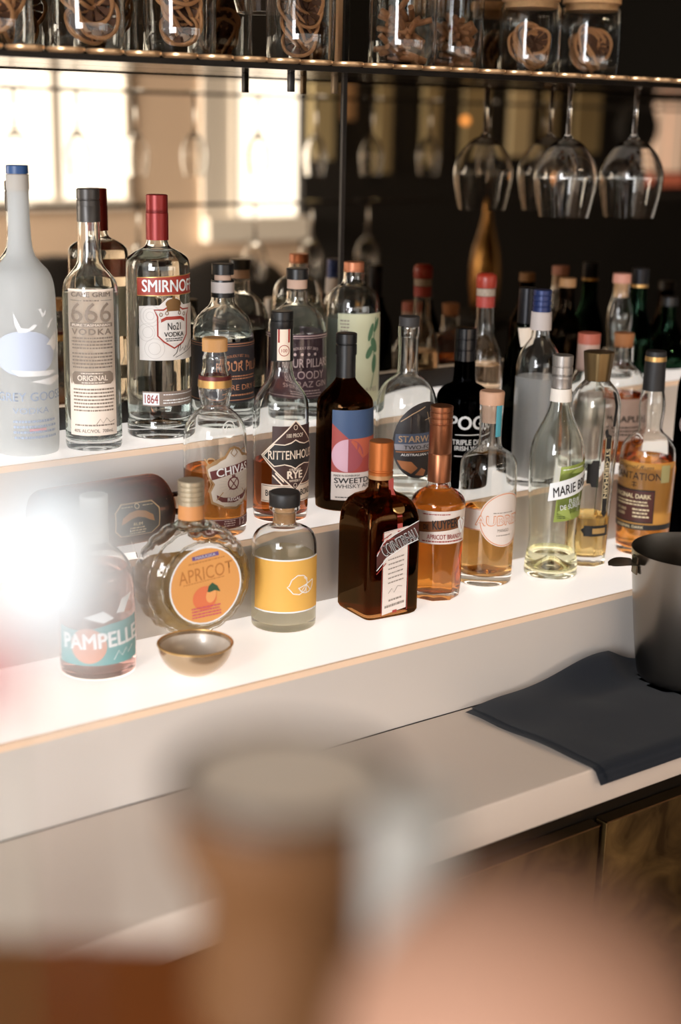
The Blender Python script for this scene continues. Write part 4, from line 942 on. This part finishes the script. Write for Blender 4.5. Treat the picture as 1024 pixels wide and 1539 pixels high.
# dark lounge chairs against the far wall
def lounge(px, py, w, label):
    q = V(px, py, yv-.7)
    c = thing('lounge_chair', label, 'chair', (q.x, q.y, 0))
    LM = mat('black_upholstery', '#15110f', .7)
    bm = lathe([(0, q.z), (w*.3, q.z-.01), (w*.6, q.z-.06), (w*.85, q.z-.16), (w, q.z-.32), (w, q.z-.6), (w*.9, .38), (0, .38)], 48)
    bmesh.ops.scale(bm, vec=(1, .45, 1), verts=bm.verts); new_obj('backrest', bm, LM, c)
    new_obj('seat', box(-w*.9, w*.9, .02, .6, .30, .46, bev=.03), LM, c)
    for sx in (-1, 1):
        for sy in (.05, .55): new_obj('leg', box(sx*w*.7-.02, sx*w*.7+.02, sy-.02, sy+.02, 0, .32), IRON, c)
lounge(80, 383, .42, 'black round-backed lounge chair, the left one mirrored behind the clear bottles')
lounge(345, 383, .42, 'black round-backed lounge chair, the right one mirrored behind the dark gin bottles')
# dim mirrored room on the right: curtains, lamp, porthole, brass vase
def vbox(px0, px1, py0, py1, yy, th=.04):
    a = V(px0, (py0+py1)/2, yy); b_ = V(px1, (py0+py1)/2, yy); t = V((px0+px1)/2, py0, yy).z; bo = V((px0+px1)/2, py1, yy).z
    return box(a.x, b_.x, a.y-th, a.y, bo, t)
CUR = mat('olive_curtain', '#a89a74', .8, emit=0)
yy = yv-.06
for i, (a, b_, lo, c) in enumerate(((470, 503, 240, CUR), (519, 535, 180, mat('sand_curtain', '#b9936a', .8)), (570, 590, 260, CUR), (640, 662, 250, CUR), (770, 800, 235, mat('pale_curtain', '#d8cba6', .8)), (700, 735, 240, CUR), (868, 905, 230, CUR), (822, 840, 215, CUR))):
    o = new_obj('curtain', vbox(a, b_, 80, lo, yy), c, smooth=False)
    tag(o, ['olive curtain strip mirrored just left of the mirror joint', 'narrow sand curtain strip mirrored just right of the mirror joint', 'olive curtain strip mirrored above the copper-topped bottle', 'olive curtain strip mirrored left of the hanging wine glasses', 'pale bright curtain strip mirrored between the hanging wine glasses', 'olive curtain strip mirrored behind the leftmost hanging glass', 'olive curtain strip mirrored between the two right hanging glasses', 'narrow olive strip mirrored behind the middle hanging glass'][i], 'curtain')
# lit side window, far right
bm = vbox(988, 1003, 155, 258, yv-.05); 
o = new_obj('backlit_panel', bm, mat('warm_window_glow', '#ffe6d8', .5, emit=.9), smooth=False); tag(o, 'bright pinkish lit panel mirrored at the right edge, left pane', 'window')
o = new_obj('backlit_panel', vbox(1006, 1030, 155, 258, yv-.05), mat('warm_window_glow', ''), smooth=False); tag(o, 'bright pinkish lit panel mirrored at the right edge, right pane', 'window')
o = new_obj('backlit_panel', vbox(992, 1028, 262, 280, yv-.052), mat('red_window_glow', '#e08068', .5, emit=.5), smooth=False); tag(o, 'dull red lit panel mirrored at the right edge, below the bright panes', 'window')
q = V(955, 192, yv-.5)
o = new_obj('wall_clock', lathe([(0, .05), (.14, .05), (.16, .03), (.16, 0), (0, 0)], 48), mat('soffit_black', ''), loc=q); o.rotation_euler = (-pi/2, 0, 0)
tag(o, 'large black round wall disc mirrored behind the rightmost hanging glass', 'clock')
# warm bulbs of the room
BULB = mat('warm_bulb', '#ffb060', .3, emit=3)
for i, (px, py, yq) in enumerate(((700, 181, yv-1.0), (826, 268, yv-1.4))):
    q = V(px, py, yq)
    t = thing('pendant_bulb', ['glowing warm bulb mirrored above the leftmost hanging wine glass', 'glowing warm bulb mirrored between the two wine glass bowls'][i], 'lamp', q)
    new_obj('bulb', lathe([(.02*sin(a)+1e-9 if 0 < k < 12 else 0, .02*cos(a)) for k, a in enumerate([j*pi/12 for j in range(13)])], 24), BULB, t)
    new_obj('cord', tube([(0, 0, .034), (0, 0, 3.1-q.z)], .004), IRON, t)
# brass vase mirrored
q = V(730, 398, YM+1.5)
vz = thing('brass_vase', 'tall brass bottle-shaped vase mirrored behind the red-capped bottle', 'vase', (q.x, q.y, ZBAR))
vr = lambda row: V(730, row, YM+1.5).z
vz.location.z = vr(470)
vp = [(0, vr(298)), (.009, vr(298)), (.013, vr(325)), (.024, vr(350)), (.040, vr(375)), (.048, vr(405)), (.046, vr(440)), (.036, vr(470)), (0, vr(470))]
new_obj('vase_body', lathe(chaikin([(r, z-vr(470)) for r, z in vp], 2), 48), mat('vase_brass', '#8f6a3c', .3, 1), vz)
pd = thing('round_pedestal', 'dark round pedestal under the mirrored brass vase', 'pedestal', (q.x, q.y, 0))
new_obj('column', lathe([(0, 0), (.16, 0), (.16, .03), (.05, .06), (.05, vr(470)-.05), (.12, vr(470)-.02), (.12, vr(470)), (0, vr(470))], 40), DARKR, pd)
# ================================================================ hanging shelf with jars
YS = YM-.20
zsh = on_y(512, 106, YS).z
SH = thing('hanging_shelf', 'dark metal shelf edged with round brass glass-rack tabs, holding the jars', 'shelf', (0, YM, zsh))
new_obj('shelf_plate', box(-.2, XR, YS-YM+.004, -.002, 0, .004), mat('dark_mirror_metal', '#4b3a2b', .15, .9), SH, smooth=False)
new_obj('front_rail', box(-.2, XR, YS-YM, YS-YM+.004, -.002, .006), DKB, SH, smooth=False)
TAB = mat('tab_brass', '#d2ab80', .3, .6)
tabm = None
x = -.0
k = 0
tabbm = lathe([(0, -.0015), (.019, -.0015), (.0225, .001), (.0225, .0035), (.0215, .0045), (0, .0045)], 32)
while x < 2.75:
    if tabm is None:
        o = new_obj('glass_rack_tab', tabbm, TAB, SH); tabm = o
    else:
        o = tabm.copy(); C.objects.link(o)
    o.location = (x, YS-YM-.008, .0065); x += .0505; k += 1
# slots seen in the shelf underside
for px in (35, 105, 170, 235): pass
# bracket feet under the shelf and the upright post
p1 = on_y(437.5, 123, YM-.06); p2 = on_y(503, 123, YM-.04)
h_ = .026
o = new_obj('shelf_bracket', box(p1.x-.0042, p1.x+.0042, p1.y-.004, p1.y+.004, zsh-h_, zsh, bev=.0008), BLACK); tag(o, 'small black bracket peg under the shelf, left of the mirror joint', 'bracket')
o = new_obj('shelf_bracket', box(p2.x-.004, p2.x+.004, p2.y-.004, p2.y+.004, zsh-h_, zsh, bev=.0008), mat('dull_brass', '#6b5a45', .4, .7)); tag(o, 'small dull brass bracket peg under the shelf, at the mirror joint', 'bracket')
p3 = on_y(509, 60, YM-.03)
o = new_obj('shelf_post', box(p3.x-.004, p3.x+.004, p3.y-.004, p3.y+.004, zsh+.004, 2.6), mat('post_brass', '#b08a68', .35, .8)); tag(o, 'upright brass post between the glass jars at the mirror joint', 'post')
# jars
def slice_mesh():
    bm = bmesh.new(); n = 28
    R, r = .026, .0028
    pts = [(R*cos(2*pi*i/n)*(1+.03*sin(5*2*pi*i/n)), R*sin(2*pi*i/n), .003*sin(4*pi*i/n)) for i in range(n)]
    tube(pts, r, 8, bm=bm, closed=True)
    return bm
PEEL = mat('dried_peel', '#a8764a', .7, var=.35, vscale=40, bump=.6, bscale=150)
FLESH = mat('dried_flesh', '#55331c', .75, var=.4, vscale=60, bump=.6, bscale=200)
def make_slice():
    t = thing('dried_orange_slice', 'dried orange slice', 'fruit')
    new_obj('rind', slice_mesh(), PEEL, t)
    bm = bmesh.new()
    for i in range(9):
        a = 2*pi*i/9; b2 = a+2*pi/9*.8
        pts = [(.004*cos((a+b2)/2), .004*sin((a+b2)/2))] + [(.023*cos(a+(b2-a)*j/3), .023*sin(a+(b2-a)*j/3)) for j in range(4)]
        f = bm.faces.new([bm.verts.new((x_, y_, -.0008)) for x_, y_ in pts])
    r_ = bmesh.ops.extrude_face_region(bm, geom=bm.faces[:]); bmesh.ops.translate(bm, vec=(0, 0, .0016), verts=[v for v in r_['geom'] if isinstance(v, bmesh.types.BMVert)])
    bmesh.ops.recalc_face_normals(bm, faces=bm.faces)
    new_obj('flesh', bm, FLESH, t, smooth=False)
    return t
def make_stick():
    t = new_obj('cinnamon_stick', tube([(0, 0, -.028), (.001, 0, 0), (0, .001, .028)], [.0042, .0046, .0042], 10), mat('cinnamon', '#8a5a34', .75, var=.3, vscale=60, bump=.5, bscale=120))
    return t
slice0 = make_slice(); stick0 = make_stick()
used = {'s': False, 'c': False}
JG = glass('jar_glass', (.97, .975, .97), ior=1.45)
jars = [(-6, 57, 76, 's', 'at the left edge, mostly cut off', 170), (131.5, 57, 80, 's', 'second from the left', 170), (270, 55, 88, 's', 'third from the left', 170), (452, 52, 95, 's', 'just left of the brass post', 170),
        (604, 51, 104, 'c', 'just right of the brass post', 165), (683, 42, 108, 'c', 'half hidden behind its neighbour', 150), (794, 46, 116, 's2', 'second from the right' , 106), (884, 46, 120, 's2', 'with orange slices, furthest right', 106)]
for n_, (cx, hw, by, kind, where, hh) in enumerate(jars):
    yj = YM-.105 if kind != 'c' or n_ == 4 else YM-.07
    q = on_y(cx, by-14, yj); m_ = (q-CAM).dot(Fw)/FPX; R = hw*m_; H = hh*m_
    what = {'s': 'dried orange slices', 'c': 'cinnamon sticks', 's2': 'curled dried orange slices'}[kind]
    j = thing('glass_jar', 'glass jar of %s on the hanging shelf, %s' % ('cinnamon sticks' if kind == 'c' else 'dried orange', where), 'jar', (q.x, yj, zsh+.0041+.0045))
    po = chaikin([(R*.88, H), (R*.9, H-.004), (R, H-.012), (R, .006), (R*.93, .0), (R*.8, 0)], 1)
    pi_ = [(r-.002, z) for r, z in po[:-3]] + [(R*.9, .0065), (R*.8, .005), (0, .005)]
    new_obj('jar_body', lathe(list(reversed(po + [(0, .001)])) + pi_, 56), JG, j, sharp=50)
    new_obj('lid', lathe([(0, H+.014), (R*.92, H+.014), (R*.94, H+.011), (R*.94, H+.0005), (R*.85, H+.0005), (R*.84, H-.010), (0, H-.010)], 48), CORK, j)
    rs = random.Random(n_*13+5)
    fill = {'s': .85, 'c': .52, 's2': .62}[kind]*H
    cnt = 15 if kind[0] == 's' else 30
    for k in range(cnt):
        if kind == 'c':
            if used['c']: c = stick0.copy(); C.objects.link(c)
            else: c = stick0; used['c'] = True
            tilt = rs.uniform(.9, 1.5); L_ = .028
            reach = max(R-.006-L_*sin(tilt), .002)
            rad = reach*sqrt(rs.random()); an = rs.uniform(0, 2*pi)
            zc_ = .012 + (fill-.02)*k/cnt + L_*cos(tilt)*.35
            c.location = (q.x+rad*cos(an), yj+rad*sin(an), zsh+.009+zc_)
            c.rotation_euler = (tilt, 0, rs.uniform(0, 2*pi))
            c['label'] = 'brown cinnamon stick in the glass jar %s' % where; c['category'] = 'cinnamon'; c['group'] = 'cinnamon sticks in the jar %s' % where
        else:
            if used['s']: c = copy_tree(slice0)
            else: c = slice0; used['s'] = True
            tilt = rs.uniform(.9, 1.6); sc = rs.uniform(.85, 1.0)
            rad = max(R-.0300*sc-.002, .001)*rs.random(); an = rs.uniform(0, 2*pi)
            c.location = (q.x+rad*cos(an), yj+rad*sin(an), zsh+.009+.034+(fill-.045)*k/cnt)
            c.rotation_euler = (tilt, rs.uniform(-.3, .3), rs.uniform(-.9, .9)); c.scale = (sc, sc, sc)
            c['label'] = 'dried orange slice in the glass jar %s' % where; c['category'] = 'fruit'; c['group'] = 'orange slices in the jar %s' % where
# wine glasses hanging under the shelf, right
for px, l in ((851, 'clear wine glass hanging under the shelf, the left of the two sharp ones'), (949.5, 'clear wine glass hanging under the shelf, the rightmost sharp one')):
    yg = YM-.10
    q = on_y(px, 262, yg); m_ = (q-CAM).dot(Fw)/FPX
    zt_ = zsh+.0065
    zbt, zbb = on_y(px, 207, yg).z, on_y(px, 326, yg).z
    wine_glass((q.x, yg, zt_), 48.5*m_, zbt-zbb, zt_-zbt, .034, l)
q = on_y(396, 20, YM-.15); m_ = (q-CAM).dot(Fw)/FPX
wine_glass((q.x, YM-.15, q.z+.17), 50*m_, .08, .09, .034, 'wine glass rim hanging from above, in front of the jar left of the brass post')
# ================================================================ counter things : towel, bucket
z0 = Z0+.0006
A_ = on_z(703, 1071, z0); Bp = on_z(890, 1152, z0)
left = Vector((Bp.x-A_.x, Y0-A_.y, 0)); 
tw_w = .62
ZC = Z0+.0085
pb = on_z(1029, 1036, ZC); dd = Vector((pb.x, pb.y)); 
bL = dd.length+.052; dirb = dd.normalized(); bcx = dirb*bL
def cloth(off, inset):
    bm = bmesh.new(); NU, NV = 60, 50
    grid = []
    for j in range(NV+1):
        row = []
        for i in range(NU+1):
            u = i/NU; v = j/NV
            # v: 0 at riser .. 1 at hanging hem ; u: 0 left edge
            Ld = left.length*1.0; hang = .022; tot = Ld+hang
            s = v*tot
            dirv = left.normalized()
            base = A_ + Vector((1, .0, 0))*(u*tw_w) + Vector((inset, 0, 0))
            if s <= Ld:
                p = base + dirv*s; p.z = z0 + off + .0015
            else:
                p = base + dirv*Ld; p.z = z0+off+.0015-(s-Ld)
                p.y -= .003+off+(s-Ld)*.15; p.x += (s-Ld)*.4
            # rounded fall over the edge
            wv = .0035*sin(u*9+v*3)*(1-v)+.0022*sin(u*21-v*7)*(1-v*.8)
            if s <= Ld: p.z += max(0, wv)+ .0012*(1+sin(v*14+u*5))*(1-v)
            # pushed up against the riser
            k_ = max(0, 1-v/.28); hump = .028*(.5-.5*cos(min(1, max(0, (u-.10)/.28))*pi))*k_*k_*(3-2*k_)
            p.z += hump
            p.y += -.002 - hump*.15
            p.y = min(p.y, Y1-.003)
            db = math.hypot(p.x-bcx.x, p.y-bcx.y); kb = min(1, max(0, (db-.070)/.035))
            if s <= Ld: p.z = (z0+off+.0015)*(1-kb) + p.z*kb
            row.append(bm.verts.new(p))
        grid.append(row)
    for j in range(NV):
        for i in range(NU): bm.faces.new((grid[j][i], grid[j+1][i], grid[j+1][i+1], grid[j][i+1]))
    r_ = bmesh.ops.solidify(bm, geom=bm.faces[:], thickness=.0016)
    bmesh.ops.recalc_face_normals(bm, faces=bm.faces)
    return bm
def linen():
    m, nt, out = nodes('navy_linen'); p = nt.nodes.new('ShaderNodeBsdfPrincipled'); nt.links.new(p.outputs[0], out.inputs[0])
    p.inputs['Base Color'].default_value = (*srgb('#1d2634'), 1); p.inputs['Roughness'].default_value = .85; p.inputs['Sheen Weight'].default_value = .25
    tc = nt.nodes.new('ShaderNodeTexCoord')
    w1 = nt.nodes.new('ShaderNodeTexWave'); w1.inputs['Scale'].default_value = 260; w1.inputs['Distortion'].default_value = 1.5
    w2 = nt.nodes.new('ShaderNodeTexWave'); w2.bands_direction = 'Y'; w2.inputs['Scale'].default_value = 260; w2.inputs['Distortion'].default_value = 1.5
    ad = nt.nodes.new('ShaderNodeMath'); nt.links.new(tc.outputs['Object'], w1.inputs['Vector']); nt.links.new(tc.outputs['Object'], w2.inputs['Vector'])
    nt.links.new(w1.outputs['Fac'], ad.inputs[0]); nt.links.new(w2.outputs['Fac'], ad.inputs[1])
    b_ = nt.nodes.new('ShaderNodeBump'); b_.inputs['Strength'].default_value = .35; b_.inputs['Distance'].default_value = .0006
    nt.links.new(ad.outputs[0], b_.inputs['Height']); nt.links.new(b_.outputs[0], p.inputs['Normal'])
    return m
LIN = linen()
tw = thing('folded_cloth', 'navy linen cloth folded double, hanging over the counter edge under the steel bucket', 'cloth', (0, 0, 0))
new_obj('cloth_layer', cloth(0, -.006), LIN, tw, sharp=60)
new_obj('cloth_layer', cloth(.0035, .004), LIN, tw, sharp=60)
# steel bucket with thumb tab
bk = thing('steel_bucket', 'brushed steel ice bucket with thumb tab standing on the navy cloth at the right edge', 'bucket', (bcx.x, bcx.y, ZC))
bp = Vector((bcx.x, bcx.y, ZC)); mk = (bp-CAM).dot(Fw)/FPX
hz = None
def zr(row):
    d = bL; x = 1029
    for _ in range(3):
        a = ray(x, row); t = d/Vector((a.x, a.y)).length; z = (CAM+a*t).z; Q = Vector((bcx.x, bcx.y, z))-CAM; x = 512+FPX*Q.dot(R2)/Q.dot(Fw)
    return z-ZC
HB = zr(826)
RT, RB_ = .087, .067
pr = [(RB_*.95, 0), (RB_, .004), (RB_*1.02, .01)] + [(RB_*1.02+(RT-RB_*1.02)*(k/10)**.8, .01+(HB-.01)*k/10) for k in range(1, 11)]
prin = [(r-.0012, max(z, .003)) for r, z in reversed(pr)]
new_obj('bucket_shell', lathe([(0, 0)]+pr+prin+[(0, .003)], 96), STEEL, bk, sharp=50)
# tab : a bent oval ear on the left of the rim
rt = Vector((dirb.y, -dirb.x))
ta = -rt*.90 - dirb*.43; ta.normalize(); tb = Vector((-ta.y, ta.x))
bm = bmesh.new(); NU = 14
ring = []
top = []; bot = []
for i in range(NU+1):
    u = i/NU; L_ = u*.039; wd = .0195*sqrt(max(0, 1-max(0, (u-.45)/.55)**2))+.0002
    zz = HB-.016 - .002*u + .003*sin(u*pi)
    c_ = ta*(RT-.001+L_)
    row = []
    for s_ in (-1, -.5, 0, .5, 1):
        q = c_+tb*wd*s_; row.append((bm.verts.new((q.x, q.y, zz-.003*(1-s_*s_)*0+.0012*s_*s_)), ))
    top.append([r_[0] for r_ in row])
for a_, b_ in zip(top, top[1:]):
    for k in range(4): bm.faces.new((a_[k], a_[k+1], b_[k+1], b_[k]))
bmesh.ops.solidify(bm, geom=bm.faces[:], thickness=.0014)
bmesh.ops.recalc_face_normals(bm, faces=bm.faces)
new_obj('thumb_tab', bm, mat('dark_steel', '#6f675b', .3, 1), bk)
q = ta*(RT+.0016)
bm = box(-.0012, .0012, -.008, .008, -.03, -.006)
o = new_obj('tab_rivet_plate', bm, mat('dark_steel', ''), bk); o.location = (q.x*.985, q.y*.985, HB); o.rotation_euler = (0, 0, atan2(ta.y, ta.x))
# ================================================================ foreground, far out of focus
bm = bmesh.new()
P_ = [on_z(-260, 1410, ZBAR), on_z(120, 1410, ZBAR), on_z(420, 1425, ZBAR), on_z(640, 1455, ZBAR), on_z(800, 1520, ZBAR), on_z(900, 1700, ZBAR)]
pts = [Vector((p.x, p.y)) for p in P_] + [Vector((.30, -.45)), Vector((-.6, -.45))]
f = bm.faces.new([bm.verts.new((p.x, p.y, ZBAR-.03)) for p in pts])
r_ = bmesh.ops.extrude_face_region(bm, geom=[f]); bmesh.ops.translate(bm, vec=(0, 0, .03), verts=[v for v in r_['geom'] if isinstance(v, bmesh.types.BMVert)])
bmesh.ops.recalc_face_normals(bm, faces=bm.faces)
fb = thing('front_bar', 'orange-brown wooden bar top, blurred at the lower left', 'bar counter', (0, 0, 0))
new_obj('bar_top', bm, mat('orange_wood', '#8a4c20', .4, var=.15, vscale=20), fb, smooth=False)
c0 = sum(pts, Vector((0, 0)))/len(pts)
new_obj('bar_front', box(-.6, .28, -.5, -.05, 0, ZBAR-.03), mat('dark_room_surface', ''), fb, smooth=False)
def at_depth(px, py, d): return CAM + ray(px, py)*d
# lidded brown canister
q = at_depth(428, 1162, .40)
mr = .40/FPX; kc = .40/.46
cn = thing('brown_canister', 'brown canister with wide pale top, blurred in the lower middle foreground', 'canister', (q.x, q.y, ZBAR))
h = q.z-ZBAR
new_obj('canister_body', lathe(chaikin([(.030, 0), (.032, .01), (.026, h*.4), (.027, h-.05), (.031, h-.022), (.036, h-.012), (.036, h-.012)], 1)[:1]+[(.031, .004), (.027, h*.5), (.028, h-.035), (.0365, h-.020), (.0375, h-.004), (.036, h-.004), (0, h-.006)], 64), mat('brown_canister', '#684628', .5), cn)
new_obj('pale_top', lathe([(0, h), (.032, h), (.0345, h-.003), (.0345, h-.006), (0, h-.006)], 64), mat('pale_lid', '#e2d4c2', .6), cn)
new_obj('dark_rim', tube([(.0368*cos(a), .0368*sin(a), h-.001) for a in [2*pi*k/64 for k in range(64)]], .0022, 8, closed=True), mat('dark_rim', '#3a2a20', .4), cn)
for ch in cn.children: ch.scale = (kc, kc, 1)
# clear straw glass beside it
q = at_depth(622, 1200, .36)
sg = thing('glass_cylinder', 'slim grey glass cylinder blurred beside the brown canister', 'glass', (q.x, q.y, ZBAR))
hq = q.z-ZBAR
new_obj('glass_tube', lathe([(0, 0), (.0115, 0), (.0115, hq), (.0095, hq), (.0095, .005), (0, .005)], 40), cloudy('smoky_glass', '#e4e2dc', .4, .2), sg)
# round tan pot lower right
q = at_depth(790, 1590, .31)
rp = .31*282/FPX
tp = thing('tan_round_pot', 'smooth round tan clay pot blurred in the lower right foreground', 'pot', (q.x, q.y, 0))
tp.location.z = ZBAR
zq = q.z-ZBAR
k0 = 24 if zq-rp > 0 else max(k for k in range(25) if zq+rp*cos(k*pi/24) > .004)
pp = [(0 if k == 0 else rp*sin(k*pi/24), zq+rp*cos(k*pi/24)) for k in range(k0+1)]
pp += [(pp[-1][0]*.96, 0), (0, 0)]
o = new_obj('pot_body', lathe(pp, 72), mat('tan_clay', '#9c745d', .75), tp)
# white goblet, left
q = at_depth(98, 845, .27)
mg = .27/FPX
gb = thing('white_goblet', 'white frosted goblet on thin stem, very blurred at the left edge', 'goblet', (q.x, q.y, ZBAR))
hg = q.z-ZBAR
Rg = 108*mg
new_obj('goblet_bowl', lathe(chaikin([(0, hg-Rg*1.35), (Rg*.5, hg-Rg*1.2), (Rg*.95, hg-Rg*.5), (Rg, hg+Rg*.2), (Rg*.8, hg+Rg*1.2)], 2)+chaikin([(Rg*.75, hg+Rg*1.2), (Rg*.93, hg+Rg*.2), (Rg*.88, hg-Rg*.45), (Rg*.4, hg-Rg*1.05), (0, hg-Rg*1.2)], 2), 56), mat('frosted_white', '#c6cdd0', .6), gb)
new_obj('stem', lathe([(0, hg-Rg*1.3), (.0018, hg-Rg*1.3), (.0015, .01), (.004, .003), (.02, .0015), (.02, 0), (0, 0)], 32), glass('thin_wine_glass', ''), gb)
q = at_depth(-22, 1015, .27)
rc = thing('red_flower_bud', 'dark red bud on a thin stem blurred at the left edge below the white goblet', 'flower', (q.x, q.y, ZBAR))
hr_ = q.z-ZBAR
new_obj('petals', lathe(chaikin([(0, hr_+.009), (.004, hr_+.006), (.0075, hr_), (.005, hr_-.006), (0, hr_-.008)], 2), 24), mat('red_petals', '#a5303c', .6), rc)
new_obj('stem', tube([(0, 0, 0), (.001, 0, hr_*.5), (0, 0, hr_-.007)], .0008, 6), mat('green_stem', '#4c5a3a', .6), rc)
# ================================================================ light
w = bpy.data.worlds.new('World'); bpy.context.scene.world = w; w.use_nodes = True
w.node_tree.nodes['Background'].inputs[0].default_value = (1.0, .965, .92, 1); w.node_tree.nodes['Background'].inputs[1].default_value = 1.15
def area(name, loc, target, size, power, col, sy=None):
    l = bpy.data.lights.new(name, 'AREA'); l.energy = power; l.color = col; l.size = size
    if sy: l.shape = 'RECTANGLE'; l.size_y = sy
    o = bpy.data.objects.new(name, l); C.objects.link(o); o.location = loc
    o.rotation_euler = (Vector(target)-Vector(loc)).to_track_quat('-Z', 'Y').to_euler(); return o
area('window_daylight', (-2.9, -1.5, 2.2), (.6, 1.4, 1.0), 2.0, 270, (.95, .96, 1.0), 2.0)
sl = area('wall_fill', (-3.4, -1.5, 2.2), (3.2, -2.8, 1.5), 1.8, 260, (1.0, .96, .92), 1.6); sl.data.spread = math.radians(62)  # added fill light that brightens the tan far wall
# daylight arriving through the two windows of the far wall
for nm, xa_, xb_, zb_ in (('window_light', xa-.6, x195+.15, zb1-.1), ('window_light', x352-.05, x455+.1, zb2-.1)):
    wv = xb_-xa_; hv = zt-zb_
    l = area(nm, ((xa_+xb_)/2, YF-.10, (zb_+zt)/2), ((xa_+xb_)/2, YF+1, (zb_+zt)/2), wv, 2.6*wv*hv*pi, (1, .97, .92), hv)
for i, (x_, y_, z_, e) in enumerate(((1.9, -.2, 2.45, 9), (2.6, -.3, 2.5, 12), (1.2, -.7, 2.6, 6), (5.6, -1.7, 2.7, 30))):  # the last one is an added fill to brighten the curtains
    l = bpy.data.lights.new('ceiling_spot_and_fill', 'POINT'); l.energy = e; l.color = (1, .72, .45); l.shadow_soft_size = .03
    o = bpy.data.objects.new('ceiling_spot_and_fill', l); C.objects.link(o); o.location = (x_, y_, z_)
# ================================================================ camera
cd = bpy.data.cameras.new('camera'); cam = bpy.data.objects.new('camera', cd); C.objects.link(cam)
M = Matrix((R2, U2, -Fw)).transposed().to_4x4(); M.translation = CAM; cam.matrix_world = M
cd.sensor_fit = 'VERTICAL'; cd.sensor_height = 36; cd.sensor_width = 24; cd.lens = FPX*36/1539
cd.clip_start = .02
cd.dof.use_dof = True; cd.dof.focus_distance = 1.90; cd.dof.aperture_fstop = 2.3
sc = bpy.context.scene; sc.camera = cam
sc.view_settings.view_transform = 'Standard'; sc.view_settings.look = 'None'; sc.view_settings.exposure = .32; sc.view_settings.gamma = 1
sc.cycles.max_bounces = 20; sc.cycles.transmission_bounces = 18; sc.cycles.glossy_bounces = 8; sc.cycles.diffuse_bounces = 4; sc.cycles.transparent_max_bounces = 12
sc.cycles.sample_clamp_indirect = 6; sc.cycles.sample_clamp_direct = 0; sc.cycles.blur_glossy = .3
sc.cycles.use_denoising = True
